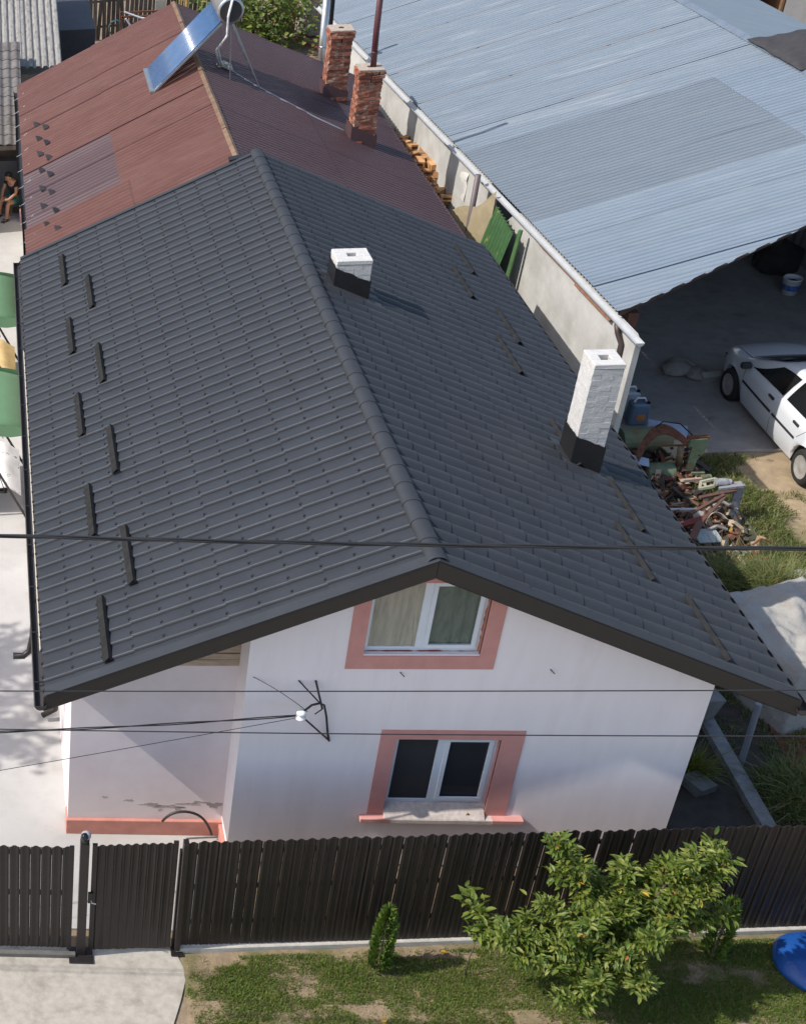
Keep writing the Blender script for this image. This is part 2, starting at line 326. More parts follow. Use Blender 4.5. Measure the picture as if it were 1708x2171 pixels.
for sg in (-1, 1):
    for r_ in range(NR):
        for c_ in range(NW):
            M_ = tile_mtx(sg, r_, c_); q = [proj(M_ @ V(*p)) for p in ((0, 0, 0), (TL, 0, 0), (TL, TW, 0), (0, TW, 0))]
            ar = abs(sum(q[i][0] * q[(i + 1) % 4][1] - q[(i + 1) % 4][0] * q[i][1] for i in range(4))) / 2
            cand.append((ar, sg, r_, c_, M_))
cand.sort(key=lambda a: -a[0])
for a in cand[:300]: place('tile', TME[a[1]], a[4], roof)
rest = MB()
for a in cand[300:]:
    t0 = T0[a[1]]; o_ = len(rest.v); rest.v += [tuple(a[4] @ Vector(p)) for p in t0.v]; rest.f += [tuple(i + o_ for i in f) for f in t0.f]; rest.m += t0.m
ro = rest.build('tile_field', [m_tile, m_screw, m_worn], roof); ro['kind'] = 'stuff'
sm = [True] * len(ro.data.polygons); nt_ = len(t0.f)
for i in range(len(sm)): sm[i] = (i % nt_) < 8
ro.data.polygons.foreach_set('use_smooth', sm)
# ridge caps: overlapping half barrels
n = 33; cl = HL / n
cap = MB(); A = [R(a) for a in range(-8, 189, 14)]
for y0, y1, r0, r1 in ((0, .04, .110, .110), (.04, cl + .03, .106, .101)):
    cap.grid(len(A) - 1, 1, lambda u, v: V(math.cos(A[round(u * (len(A) - 1))]) * (r0 + (r1 - r0) * v), y0 + (y1 - y0) * v, math.sin(A[round(u * (len(A) - 1))]) * (r0 + (r1 - r0) * v) * .78))
cap.grid(len(A) - 1, 1, lambda u, v: V(math.cos(A[round(u * (len(A) - 1))]) * (.100 + .01 * v), 0, math.sin(A[round(u * (len(A) - 1))]) * (.100 + .01 * v) * .78))
cap_me = cap.mesh('ridge_cap', m_ridge, True)
for i in range(n): place('ridge_cap', cap_me, Matrix.Translation((0, i * cl + .0, HR - .005)), roof)
# snow guards: bent angle strips
sgm = MB(); th_ = .004
L_ = 1.19
sgm.add([(0, 0, 0), (0, L_, 0), (.024, L_, .045), (.024, 0, .045), (.11, L_, 0), (.11, 0, 0), (.008, 0, -.002), (.008, L_, -.002), (.026, L_, .039), (.026, 0, .039), (.102, L_, -.002), (.102, 0, -.002)],
        [(0, 1, 2, 3), (3, 2, 4, 5), (6, 9, 8, 7), (9, 11, 10, 8), (0, 3, 9, 6), (3, 5, 11, 9), (1, 7, 8, 2), (2, 8, 10, 4), (0, 6, 7, 1), (5, 4, 10, 11)])
sg_me = sgm.mesh('snow_guard', mat('snow_guard_metal', (.026, .0255, .025), .8, .25, 9, spec=.08))
for i in range(9):
    s_ = (3.36 if i % 2 == 0 else 2.99) / CT; y0 = .2 + i * 1.247
    for sg in (-1, 1):
        if sg > 0 and i == 4: continue
        dn = V(sg * CT, 0, -ST); nrm = V(sg * ST, 0, CT); yy = nrm.cross(dn)
        sh = s_ if sg < 0 else s_
        o_ = V(0, y0 if yy.y > 0 else y0 + L_, HR) + dn * (sh - .13) + nrm * .042
        place('snow_guard', sg_me, frame(o_, dn, yy, nrm), roof)
# verge flashing, fascia boards
for sg in (-1, 1):
    f = MB(); x0, x1 = 0., sg * (HW + .03); zz = lambda x, d: HR - K * abs(x) + d + (.012 if d > 0 else 0)
    f.prism([(x0, -.03, zz(0, .035)), (x1, -.03, zz(x1, .035)), (x1, -.03, zz(x1, -.17)), (x0, -.03, zz(0, -.17))], (0, .028, 0))
    f.prism([(x0, -.02, zz(0, -.17)), (x1, -.02, zz(x1, -.17)), (x1, -.02, zz(x1, -.185)), (x0, -.02, zz(0, -.185))], (0, YF + .015, 0))
    f.build('verge_fascia', m_fascia, house, bevel=.006)
    f = MB(); x1 = sg * (HW + .01); f.prism([(x0, -.035, zz(0, .037)), (x1, -.035, zz(x1, .037)), (x1, -.035, zz(x1, .052)), (x0, -.035, zz(0, .052))], (0, .15, 0)); f.build('verge_flashing', m_ridge, house, bevel=.004)
    f = MB(); f.prism([(x0, HL - .06, zz(0, .03)), (x1, HL - .06, zz(x1, .03)), (x1, HL - .06, zz(x1, -.17)), (x0, HL - .06, zz(0, -.17))], (0, .09, 0)); f.build('verge_flashing', m_ridge, house, bevel=.004)
    f = MB(); f.bb((sg * HW, .0, HE - .16), (sg * (HW - .02), HL, HE - .052)); f.build('eave_board', m_fascia if sg > 0 else mat('eave_board', (.07, .06, .05), .6), house)
    if sg > 0:
        f = MB(); f.prism([(3.955, 0, HE + .055), (4.035, 0, HE + .012), (4.035, 0, HE - .03), (4.02, 0, HE - .03), (4.02, 0, HE + .0), (3.955, 0, HE + .035)], (0, HL, 0)); f.build('eave_flashing', m_ridge, house)
    # half round gutter
    gx, gz, gr = sg * (HW + .062), HE - .075, .066
    q = MB(); B = [R(180 + a) for a in range(0, 181, 18)]
    q.grid(len(B) - 1, 14, lambda u, v: V(gx + gr * math.cos(B[round(u * (len(B) - 1))]), -.07 + (HL + .1) * v, gz + gr * math.sin(B[round(u * (len(B) - 1))])), th=(0, 0, .004))
    for yy in (-.07, HL + .026): q.prism([(gx + gr * math.cos(b), yy, gz + gr * math.sin(b)) for b in B], (0, .004, 0))
    q.tube([(gx + sg * gr, -.07, gz), (gx + sg * gr, HL + .03, gz)], .009, 6)
    gu = q.build('gutter', mat('brown_gutter', (.05, .043, .039), .4, .1, 4), house, smooth=False)
    if sg < 0:
        q = MB(); q.bar((-HW - .036, .9, HE - .05), (-HW - .036, 8.6, HE - .05), .014, .012); q.build('drip_edge', mat('cream_drip', (.62, .56, .46), .5), gu)
    for i in range(13):
        q = MB(); q.bar((gx - gr, .35 + i * .93, gz + .006), (gx + gr, .35 + i * .93, gz + .006), .022, .006); q.build('bracket', m_dark, gu)
q = MB(); q.tube([(-4.06, 3.0, 2.87), (-4.06, 3.0, 2.72), (-3.95, 3.0, 2.55), (-3.72, 3.0, 2.42), (-3.70, 3.0, 2.2), (-3.70, 3.0, .5), (-3.72, 3.0, .2), (-3.9, 2.98, .1)], .042, 10); q.build('downpipe', m_dark, house, smooth=True)
q = MB(); q.tube([(-4.33, 1.95, 2.02), (-4.2, 1.95, 2.02), (-4.12, 1.98, 2.08), (-4.08, 2.0, 2.3), (-4.06, 2.0, 2.87)], .045, 10); q.build('rainwater_spout', m_dark, house, smooth=True)
# ------------------------------------------------ painted brick chimneys of the main house
def brick_shaft(parent, x0, x1, y0, y1, zb, zt, m, bw=.25, bh=.075, joint=.012, hole=.14, amp=.004, depth=.008, mj=None, rndz=True):
    core = MB(); d = depth
    ht = (x0 + x1) / 2, (y0 + y1) / 2
    core.bb((x0 + d, y0 + d, zb), (x1 - d, y1 - d, zt - .14)); core.build('mortar_core', mj or m, parent)
    nc = max(1, round((zt - zb) / bh)); h = (zt - zb) / nc; cache = {}
    def brick(cx, cy, cz, sx, sy):
        key = (round(sx, 3), round(sy, 3), random.randrange(3))
        if key not in cache:
            b = MB(); b.box((0, 0, 0), (sx, sy, h - joint)); b.v = [tuple(Vector(p) + V(rn(-amp, amp), rn(-amp, amp), rn(-amp, amp))) for p in b.v]; cache[key] = b.mesh('brick', m)
        place('brick', cache[key], Matrix.Translation((cx + rn(-amp, amp), cy + rn(-amp, amp), cz)) @ Matrix.Rotation(rn(-.02, .02), 4, 'Z'), parent)
    for c in range(nc):
        z = zb + (c + .5) * h; w_ = min(.12, (x1 - x0) * .3)
        flip = c % 2
        for side in range(2):
            if not flip:        # long courses along x on front and back, short ones on the sides
                yy = (y0 + w_ / 2, y1 - w_ / 2)[side]; nb = max(1, round((x1 - x0) / bw)); l_ = (x1 - x0) / nb
                for i in range(nb): brick(x0 + (i + .5) * l_, yy, z, l_ - joint, w_)
                xx = (x0 + w_ / 2, x1 - w_ / 2)[side]; yl = y1 - y0 - 2 * w_; brick(xx, (y0 + y1) / 2, z, w_, yl - joint)
            else:
                xx = (x0 + w_ / 2, x1 - w_ / 2)[side]; nb = max(1, round((y1 - y0) / bw)); l_ = (y1 - y0) / nb
                for i in range(nb): brick(xx, y0 + (i + .5) * l_, z, w_, l_ - joint)
                yy = (y0 + w_ / 2, y1 - w_ / 2)[side]; xl_ = x1 - x0 - 2 * w_; brick((x0 + x1) / 2, yy, z, xl_ - joint, w_)
def chimney_apron(parent, x0, x1, y0, y1, zf, hgt, m):
    a = MB(); e = .012
    za = lambda x: zf(x)
    for (p, q) in (((x0 - e, y0 - e), (x1 + e, y0 - e)), ((x1 + e, y0 - e), (x1 + e, y1 + e)), ((x1 + e, y1 + e), (x0 - e, y1 + e)), ((x0 - e, y1 + e), (x0 - e, y0 - e))):
        k_ = 8
        top = [(p[0] + (q[0] - p[0]) * i / k_, p[1] + (q[1] - p[1]) * i / k_, za(p[0] + (q[0] - p[0]) * i / k_) + hgt + rn(-.012, .012)) for i in range(k_ + 1)]
        for i in range(k_):
            u, v_ = top[i], top[i + 1]
            a.add([(u[0], u[1], za(u[0]) - .06), (v_[0], v_[1], za(v_[0]) - .06), v_, u], [(0, 1, 2, 3)])
    a.build('chimney_apron', m, parent)
m_pbrick = mat('painted_brick', (.56, .54, .51), .88, .08, 12, .4, 40, c2=(.42, .39, .35), mix=(.58, .74), s2=7, rnd=.05)
m_soot = mat('sooty_flue', (.06, .035, .025), .95, .3, 10)
def painted_chimney(x0, x1, y0, y1, zt, hg, lbl, back):
    ch = MB(); z0 = HR - K * x1 - .2
    # crown slab with an open flue
    cx, cy = (x0 + x1) / 2, (y0 + y1) / 2; hw = .065
    z1 = zt; zc = zt - .07
    for a, b in (((x0, y0), (x1, cy - hw)), ((x0, cy + hw), (x1, y1)), ((x0, cy - hw), (cx - hw, cy + hw)), ((cx + hw, cy - hw), (x1, cy + hw))): ch.bb((a[0], a[1], zc), (b[0], b[1], z1))
    ch.jitter(.006, 9)
    c = ch.build('chimney', m_paintw, house, bevel=.008); c['label'] = lbl
    f = MB(); f.bb((cx - hw - .01, cy - hw - .01, zt - .3), (cx + hw + .01, cy + hw + .01, zt - .09)); f.build('flue', m_soot, c)
    brick_shaft(c, x0 + .004, x1 - .004, y0 + .004, y1 - .004, z0, zc - .002, m_pbrick, joint=.004, amp=.0012, depth=.002)
    zf = lambda x: HR - K * abs(x)
    chimney_apron(c, x0, x1, y0, y1, zf, hg, m_tar)
    # lead flashing on the slope
    fl = MB(); dn = V(CT, 0, -ST); nn = V(ST, 0, CT)
    o_ = V(x0, y0, zf(x0)) + nn * .033
    fl.box(V(cx, y0 - .08, zf(cx)) + nn * .036, ((x1 - x0) / CT + .2, .17, .005), Matrix((dn, V(0, 1, 0), nn)).transposed()); fl.box(V(x1 + .09, cy, zf(x1 + .09)) + nn * .036, (.2, y1 - y0 + .3, .005), Matrix((dn, V(0, 1, 0), nn)).transposed())
    fl.box(V(x0 - .06, cy, zf(x0 - .06)) + nn * .037, (.12, y1 - y0 + .3, .005), Matrix((dn, V(0, 1, 0), nn)).transposed())
    fl.build('flashing', mat('lead_flashing', (.045, .046, .048), .6, .2, 6, .3, 30), c)
    bl = MB()
    for i in range(9): bl.box(V(rn(x0, x1 + .15), y0 - .17 + rn(-.02, .015), 0), (rn(.02, .07), rn(.01, .02), .006)); 
    bl.v = [(p[0], p[1], p[2] + zf(p[0]) + .045) for p in bl.v]; bl.build('mortar_spill', m_paintw, c)
    return c
painted_chimney(.31, .80, 6.965, 7.40, 5.13, .31, 'short white painted brick chimney near the ridge', None)
painted_chimney(2.82, 3.19, 3.985, 4.395, 5.0, .42, 'tall white painted brick chimney near the eave', None)
# black block painted in for the dark opening where the two roofs meet
q = MB(); q.box((-.22, HL + .10, 4.70), (.42, .16, .16), (0, -.2, 0)); q.build('dark_opening_block', m_tar, house)
# black hose curling up from the plinth
q = MB(); hp = [(-1.85 - .62 * t + .04 * math.sin(t * 6), YR - .12 - .03 * t, .10 + .55 * math.sin(t * 2.3) * (1 - .38 * t)) for t in [i / 16 for i in range(17)]]
q.tube(hp, .017, 8); tag(q.build('hose', mat('black_hose', (.03, .025, .022), .5), smooth=True), 'black hose end arching out beside the salmon plinth', 'hose')
# ============================================================ corrugated sheet helper
def corr(name, parent, o, w, l, wid, ln_, pitch, amp, m, thick=.004, segs=12, rows=4, sag=0., prof='trap', nrm=None):
    """one corrugated sheet: o corner, w unit vector across the waves, l unit vector along them"""
    o = Vector(o); w = Vector(w); l = Vector(l); nrm = nrm or w.cross(l).normalized()
    if nrm.z < 0: nrm = -nrm
    nu = max(8, int(wid / pitch * segs)); q = MB()
    lf = ln_ if callable(ln_) else (lambda d: ln_)
    def h(d):
        a = d / pitch * 2 * math.pi
        if prof == 'sin': return amp * math.sin(a)
        if prof == 'rib': return amp * (1.2 * max(0., math.cos(a)) ** 3 * 2 - 1)
        return amp * max(-1, min(1, 5. * (math.sin(a) + .45)))
    q.grid(nu, rows, lambda a, b: o + w * (wid * a) + l * (lf(wid * a) * b) + nrm * (h(wid * a) + sag * mnoise.noise(o + w * (wid * a * .8) + l * (lf(wid * a) * b * .8))))
    k = len(q.v); q.add([Vector(p) - nrm * thick for p in q.v], [f[::-1] for f in list(q.f)])
    return q.build(name, m, parent, smooth=True, fix=False)

# ============================================================ rear house with the maroon corrugated roof
m_mar = mat('maroon_sheet', (.118, .047, .037), .6, .14, 3, c2=(.140, .066, .053), mix=(.45, .75), s2=1.3, stretch=(1, 3, 1), rnd=.03, spec=.25)
m_mar2 = mat('greyed_maroon_sheet', (.082, .047, .05), .5, .10, 3, stretch=(1, 3, 1), spec=.25)
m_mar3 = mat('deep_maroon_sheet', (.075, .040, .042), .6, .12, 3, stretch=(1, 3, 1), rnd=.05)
RX, RZ, RLX, RLZ, RRX, RRZ, RY0, RY1 = -.25, 4.6, -3.8, 2.84, 4.02, 2.74, 11.9, 22.6
rear = thing('rear_house', 'older house behind with maroon corrugated gable roof', 'house', (-.2, 17.5, 0))
w = MB(); w.bb((-3.5, 12.3, 0), (3.7, 22.3, 2.7)); w.prism([(-3.5, 22.0, 2.7), (3.7, 22.0, 2.7), (3.6, 22.0, 2.85), (RX, 22.0, 4.5), (-3.45, 22.0, 2.93)], (0, .28, 0)); w.build('wall', mat('cream_render', (.55, .47, .36), .9, .1, 3, .3, 80), rear)
rr_ = MB()
for (ex, ez) in ((RLX, RLZ), (RRX, RRZ)): rr_.prism([(RX, RY0, RZ - .04), (ex, RY0, ez - .04), (ex, RY0, ez - .09), (RX, RY0, RZ - .09)], (0, RY1 - RY0 - .02, 0))
rroof = rr_.build('roof', mat('rafter_wood', (.2, .14, .09), .9, .2, 4), rear)
dl = V(RLX - RX, 0, RLZ - RZ); LL = dl.length; dl.normalize(); nl = V(-dl.z, 0, dl.x); nl = nl if nl.z > 0 else -nl
dr = V(RRX - RX, 0, RRZ - RZ); LR = dr.length; dr.normalize(); nr_ = V(-dr.z, 0, dr.x); nr_ = nr_ if nr_.z > 0 else -nr_
sl = LL * .52
for k_, (y0, y1) in enumerate(((RY0, 14.3), (14.27, 15.5), (15.47, 16.72), (16.68, 18.0), (17.96, 19.2), (19.16, 20.4), (20.36, 21.5), (21.46, RY1))):
    corr('sheet', rroof, V(RX, y0, RZ) + dl * (sl - .06) + nl * .0015 * (k_ % 2), (0, 1, 0), dl, y1 - y0, LL - sl + .1, .155, .021, m_mar2 if k_ in (0, 1, 2) else m_mar)
    corr('sheet', rroof, V(RX, y0, RZ) + nl * (.012 + .0015 * (k_ % 2)), (0, 1, 0), dl, y1 - y0, sl, .155, .021, m_mar)
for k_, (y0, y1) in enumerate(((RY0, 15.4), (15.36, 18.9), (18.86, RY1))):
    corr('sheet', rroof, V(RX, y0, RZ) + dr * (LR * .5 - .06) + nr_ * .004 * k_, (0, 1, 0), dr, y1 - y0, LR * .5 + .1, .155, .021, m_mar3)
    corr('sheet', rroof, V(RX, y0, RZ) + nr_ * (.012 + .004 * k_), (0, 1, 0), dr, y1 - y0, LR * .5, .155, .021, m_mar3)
# lower left strip of the near sheet keeps its red colour
corr('sheet', rroof, V(RX, RY0, RZ) + dl * (LL * .48) + nl * .030, (0, 1, 0), dl, 1.9, LL * .54, .155, .021, m_mar)
m_ridgewood = mat('ochre_ridge_strip', (.17, .105, .065), .85, .3, 6, .3, 40, rnd=.2)
for i in range(6):
    y0 = 12.25 + i * 1.73; q = MB()
    q.prism([(RX - .065, y0, RZ - .0), (RX, y0, RZ + .04), (RX + .06, y0, RZ - .0), (RX, y0, RZ + .015)], (0, 1.71, 0)); q.v = [(p[0] + .0, p[1], p[2] + .025 + .01 * (i % 2)) for p in q.v]; q.build('ridge_strip', m_ridgewood, rroof)
# small snow stops on the left slope
m_stop = mat('snow_stop_metal', (.04, .035, .036), .5, .15)
st = MB(); st.add([(-.02, -.05, .0), (.13, -.085, .012), (.13, .085, .012), (-.02, .05, 0), (.12, 0, .15), (.03, 0, .10)], [(0, 1, 4, 5), (3, 5, 4, 2), (0, 5, 3), (1, 2, 4), (0, 3, 2, 1)])
st_me = st.mesh('snow_stop', m_stop)
for i, (y0, x0) in enumerate(((19.17, -3.42), (18.74, -3.24), (18.25, -3.40), (17.8, -3.25), (17.31, -3.40), (16.88, -3.24), (16.38, -3.41), (15.95, -3.25), (15.39, -3.42), (14.98, -3.26), (14.48, -3.43), (14.01, -3.22), (13.54, -3.40), (13.11, -3.22))):
    o_ = V(x0, y0, RZ + (x0 - RX) * (RZ - RLZ) / (RX - RLX)) + nl * .024
    yy = nl.cross(dl); place('snow_stop', st_me, frame(o_, dl, yy, nl) @ Matrix.Rotation(rn(-.25, .25), 4, 'Z') @ Matrix.Scale(.78, 4), rroof)
q = MB(); gx, gz, gr = RLX - .07, RLZ - .09, .07; B = [R(180 + a) for a in range(0, 181, 20)]
q.grid(len(B) - 1, 16, lambda u, v: V(gx + gr * math.cos(B[round(u * (len(B) - 1))]) + .015 * math.sin(v * 9), 12.1 + 10.4 * v, gz + gr * math.sin(B[round(u * (len(B) - 1))]) + .02 * math.sin(v * 7)), th=(0, 0, .004)); gu = q.build('gutter', m_dark, rear)
for i in range(11):
    q = MB(); q.tube([(gx - gr - .01, 12.5 + i * .93, gz - .02), (gx, 12.5 + i * .93, gz + .02), (RLX + .1, 12.5 + i * .93, RLZ + .085)], .006, 5); q.build('strap', m_steel, gu)
q = MB(); q.bb((RRX - .01, 12.1, RRZ - .1), (RRX + .02, RY1, RRZ + .02)); q.build('eave_board', m_mar3, rear)
# exposed brick chimneys
m_brick = mat('red_brick', (.27, .09, .05), .92, .3, 14, .6, 60, c2=(.40, .28, .20), mix=(.52, .66), s2=8, rnd=.35)
m_mortar = mat('mortar', (.42, .34, .27), .95, .2, 12, .6, 60)
zr = lambda x: RZ - (x - RX) * (RZ - RRZ) / (RRX - RX)
def brick_chimney(x0, x1, y0, y1, zt, lbl, pipe=False):
    q = MB(); e = .035
    zc = zt - .16; cx, cy = (x0 + x1) / 2, (y0 + y1) / 2
    q.bb((x0 - .01, y0 - .01, zt - .015), (x1 + .01, y1 + .01, zt + .012)); q.jitter(.012, 11)
    c = q.build('chimney', m_mortar, rear); c['label'] = lbl
    zb = zr(x1) + .2
    brick_shaft(c, x0, x1, y0, y1, zb, zc, m_brick, bw=.24, joint=.014, amp=.007, depth=.016, mj=m_mortar)
    brick_shaft(c, x0 - e, x1 + e, y0 - e, y1 + e, zc + .002, zt - .017, m_brick, bw=.25, joint=.014, amp=.009, depth=.02, mj=m_mortar)
    # base course and metal apron
    brick_shaft(c, x0 - .03, x1 + .03, y0 - .03, y1 + .03, zb - .09, zb - .002, m_brick, bw=.25, joint=.014, amp=.009, depth=.02, mj=m_mortar)
    chimney_apron(c, x0 - .02, x1 + .02, y0 - .02, y1 + .02, zr, .30, mat('maroon_apron', (.085, .045, .047), .55, .1, 4))
    f = MB(); f.lathe((cx, cy, zt + .004), [(.06, 0), (.06, .012)], 10); f.build('flue', m_soot, c)
    if pipe:
        p = MB(); p.tube([(cx + .06, cy, zt - .02), (cx + .03, cy + .01, zt + .7), (cx + .01, cy + .02, zt + 1.75)], .058, 12); p.tube([(cx + .05, cy, zt + .28), (cx + .049, cy, zt + .31)], .062, 12); p.build('flue_pipe', mat('maroon_pipe', (.10, .03, .035), .4, .15, 6), c, smooth=True)
brick_chimney(2.69, 3.14, 16.7, 17.14, 4.73, 'near red brick chimney carrying a tall maroon flue pipe', True)
brick_chimney(2.67, 3.12, 19.39, 19.84, 4.74, 'far red brick chimney with an open top')
# cable trailing over the maroon slope
def drape(pts, lift=.03): return [V(x, y, (zr(x) if x > RX else RZ + (x - RX) * .496) + lift) for x, y in pts]
q = MB(); q.tube(drape([(.35, 18.6), (.6, 18.3), (.9, 18.0), (1.3, 17.75), (1.7, 17.55), (2.1, 17.3), (2.5, 17.2), (2.68, 17.1)]), .018, 6); tag(q.build('roof_cable', m_steel, smooth=True), 'grey insulated pipe trailing down the maroon roof to the brick chimney', 'pipe')

# ============================================================ solar water heater on the maroon ridge
sol = thing('solar_water_heater', 'evacuated tube solar water heater with round tank on the maroon roof ridge', 'solar heater', (-.4, 18.3, 4.6))
m_tube = mat('solar_tube', (.05, .115, .24), .18, .12, 4, spec=.8, coat=.3)
A0, A1 = V(-1.14, 0, 4.23), V(.10, 0, 5.57)
NT = 22
tm = MB(); ax = (A1 - A0); tm.tube([(0, 0, 0), tuple(ax * .5), tuple(ax)], .029, 10); tme = tm.mesh('solar_tube', m_tube, True)
for i in range(NT): place('solar_tube', tme, Matrix.Translation((A0.x, 17.64 + i * (1.40 / (NT - 1)), A0.z)), sol)
q = MB()
for y in (17.585, 19.09): q.bar((A0.x - .03, y, A0.z - .05), (A1.x, y, A1.z - .05), .035, .035)
q.bar((A0.x - .05, 17.56, A0.z - .04), (A0.x - .05, 19.11, A0.z - .04), .10, .05)
q.build('tube_frame', m_steel, sol)
q = MB(); T = V(.23, 0, 5.80)
q.lathe((T.x, 17.45, T.z), [(.05, -.02), (.24, -.02), (.26, .0), (.26, .03), (.255, .035), (.255, 1.66), (.24, 1.69), (.05, 1.7)], 28, axis='Y')
tk = q.build('tank', m_steel, sol, smooth=True)
q = MB(); q.lathe((T.x, 17.424, T.z), [(.215, 0), (.205, .006)], 28, axis='Y'); q.build('tank_end', mat('dark_end_cap', (.035, .033, .033), .5), tk)
for y in (17.6, 19.0):
    q = MB()
    for fx, fy in ((.35, 0), (1.02, .3 if y < 18 else -.3)): q.bar((T.x + .05, y, T.z - .2), (fx, y + fy, zr(fx) + .01), .022, .022)
    q.build('stand_leg', m_steel, sol)
q = MB()
for d in (0, .05): q.tube([(T.x + .02, 17.42 + d, T.z + .25), (T.x + .0, 17.36 + d, T.z + .2), (T.x - .05, 17.38 + d, T.z - .1), (T.x - .02, 17.5 + d, T.z - .5), (.05 + d, 17.75 + d, T.z - .85), (.12 + d, 18.0, 4.75), (.2 + d, 18.2, 4.5)], .02, 8)
q.build('hose', mat('foil_hose', (.75, .75, .74), .4, .3, 25), sol, smooth=True)
q = MB(); q.tube([(.2, 18.25, 4.5), (.3, 18.35, 4.47), (.42, 18.3, 4.42), (.5, 18.25, 4.38)], [.05, .07, .06, .03], 8); q.jitter(.03, 14); q.build('pipe_lagging', mat('lagging', (.45, .42, .36), .9, .3, 20, .5, 60), sol)

# ============================================================ neighbour's shed with the pale blue roof
E0 = V(5.35, 9.37, 3.0); ED = V(-.065, 1, 0).normalized(); PD = V(1, .065, .275).normalized(); SN = PD.cross(ED); SN = SN if SN.z > 0 else -SN
shed = thing('shed', 'open fronted shed with long pale blue corrugated roof', 'shed', (7.5, 17, 0))
m_blue = mat('pale_blue_sheet', (.187, .228, .268), .5, .07, 2.5, c2=(.25, .28, .31), mix=(.5, .8), s2=2.2, stretch=(.35, 2.5, 1), spec=.3, rnd=.05)
m_bluew = mat('bleached_blue_sheet', (.198, .236, .272), .5, .1, 2.5, c2=(.31, .335, .35), mix=(.55, .75), s2=1.0, stretch=(.3, 3.5, 1), spec=.3)
m_blueg = mat('grey_sheet', (.162, .192, .220), .5, .06, 3, c2=(.195, .218, .24), mix=(.5, .8), s2=2.2, stretch=(.35, 2.5, 1), spec=.3)
m_blues = mat('strong_blue_sheet', (.187, .228, .272), .5, .07, 2.5, c2=(.23, .27, .31), mix=(.5, .8), s2=2.2, stretch=(.35, 2.5, 1), spec=.3)
SW = 5.9                                                # slope width eave to ridge
rb = MB()
for t in np.linspace(2.1, 18.2, 12): rb.bar(E0 + ED * float(t) + PD * .12 - SN * .10, E0 + ED * float(t) + PD * SW - SN * .10, .07, .11)
for d in (.1, 2., 4., 5.8): rb.bar(E0 + ED * (0.15 + .36 * d) + PD * d - SN * .035, E0 + ED * 18.3 + PD * d - SN * .035, .06, .03)
sroof = rb.build('roof', mat('shed_timber', (.10, .065, .045), .9, .2, 4), shed)
# sheets: t along the eave from the skewed front edge, widths as in the photo
def sheet(t0, t1, d0, d1, m, lift=0.):
    return corr('sheet', sroof, E0 + ED * t0 + PD * d0 + SN * (.02 + lift), ED, PD, t1 - t0, d1 - d0, .118, .015, m, prof='trap', segs=12, rows=6, sag=.012)
for k_ in range(11): sheet(7.17 + k_ * 1.02, 7.17 + (k_ + 1) * 1.02 + .03, 0, SW, m_bluew, .004 * (k_ % 2))
for k_ in range(3):
    sheet(3.66 + k_ * 1.18, 3.66 + (k_ + 1) * 1.18 + .02, 0, 4.72, m_blueg, .006 + .003 * (k_ % 2)); sheet(3.66 + k_ * 1.18, 3.66 + (k_ + 1) * 1.18 + .02, 4.66, SW, m_blues, .012 + .003 * (k_ % 2))
# the front sheets are cut in steps so the edge runs skew
for t0, t1, m_, lift in ((.02, .96, m_blue, .0), (.95, 1.79, m_blues, .004), (1.78, 2.73, m_blue, .0), (2.72, 3.69, m_blue, .004)):
    corr('sheet', sroof, E0 + ED * t0 + SN * (.02 + lift), ED, PD, t1 - t0, (lambda d, t0=t0: min(SW, .12 + (t0 + d) / .318)), .118, .015, m_, prof='trap', segs=12, rows=6, sag=.012)
# ridge cap, barge and tarp
q = MB(); q.prism([E0 + ED * 3.0 + PD * (SW - .12) + SN * .05, E0 + ED * 3.0 + PD * SW + SN * .09, E0 + ED * 3.0 + PD * (SW + .1) + SN * -.02, E0 + ED * 3.0 + PD * SW + SN * .03], ED * 15.4); q.build('ridge_cap', mat('ridge_zinc', (.13, .16, .20), .5), sroof)
q = MB(); q.bar(E0 + PD * .05 + ED * .10 - SN * .05, E0 + PD * 5.9 + ED * 2.0 - SN * .05, .05, .10, up=tuple(SN)); q.build('barge_board', mat('rusty_barge', (.055, .03, .025), .8, .3, 8), sroof)
# back slope
q = MB(); o2 = E0 + PD * SW; q.prism([o2 + ED * 2.6, o2 + ED * 18.4, o2 + ED * 18.4 + V(3.2, .2, -.9), o2 + ED * 2.6 + V(3.2, .2, -.9)], (0, 0, -.02)); q.build('back_slope', m_blue, sroof)
# gutter
q = MB(); gr = .065; B = [R(180 + a) for a in range(0, 181, 18)]; G0 = E0 - ED * .94 + V(-.045, 0, -.05)
q.grid(len(B) - 1, 10, lambda u, v: G0 + ED * (19.5 * v) + V(gr * math.cos(B[round(u * (len(B) - 1))]), 0, gr * math.sin(B[round(u * (len(B) - 1))])), th=(0, 0, .005)); q.prism([G0 + V(gr * math.cos(b), 0, gr * math.sin(b)) for b in B], (0, .004, 0))
q.build('gutter', mat('white_gutter', (.42, .43, .43), .4, .08, 5), shed)
m_shedw = mat('weathered_white_wall', (.50, .49, .455), .9, .10, 2.2, .3, 60, c2=(.37, .36, .33), mix=(.45, .7), s2=1.3)
XW = .06
def wl3(t, d, z): return E0 + ED * t + V(d, .065 * d, 0) + V(0, 0, z - 3.0)
q = MB(); a = wl3(-.62, XW, 0); b = wl3(4.85, XW, 0); q.prism([a, b, wl3(4.85, XW, 2.55), wl3(4.5, XW, 2.86), wl3(-.45, XW, 2.86), wl3(-.62, XW, 2.75)], V(.09, .006, 0)); q.build('wall', m_shedw, shed)
q = MB(); q.prism([wl3(5.9, XW, 0), wl3(18.2, XW, 0), wl3(18.2, XW, 2.9), wl3(5.9, XW, 2.9)], V(.2, .013, 0)); q.build('wall', m_shedw, shed)
m_lath = mat('rusty_lath', (.26, .14, .09), .9, .3, 8)
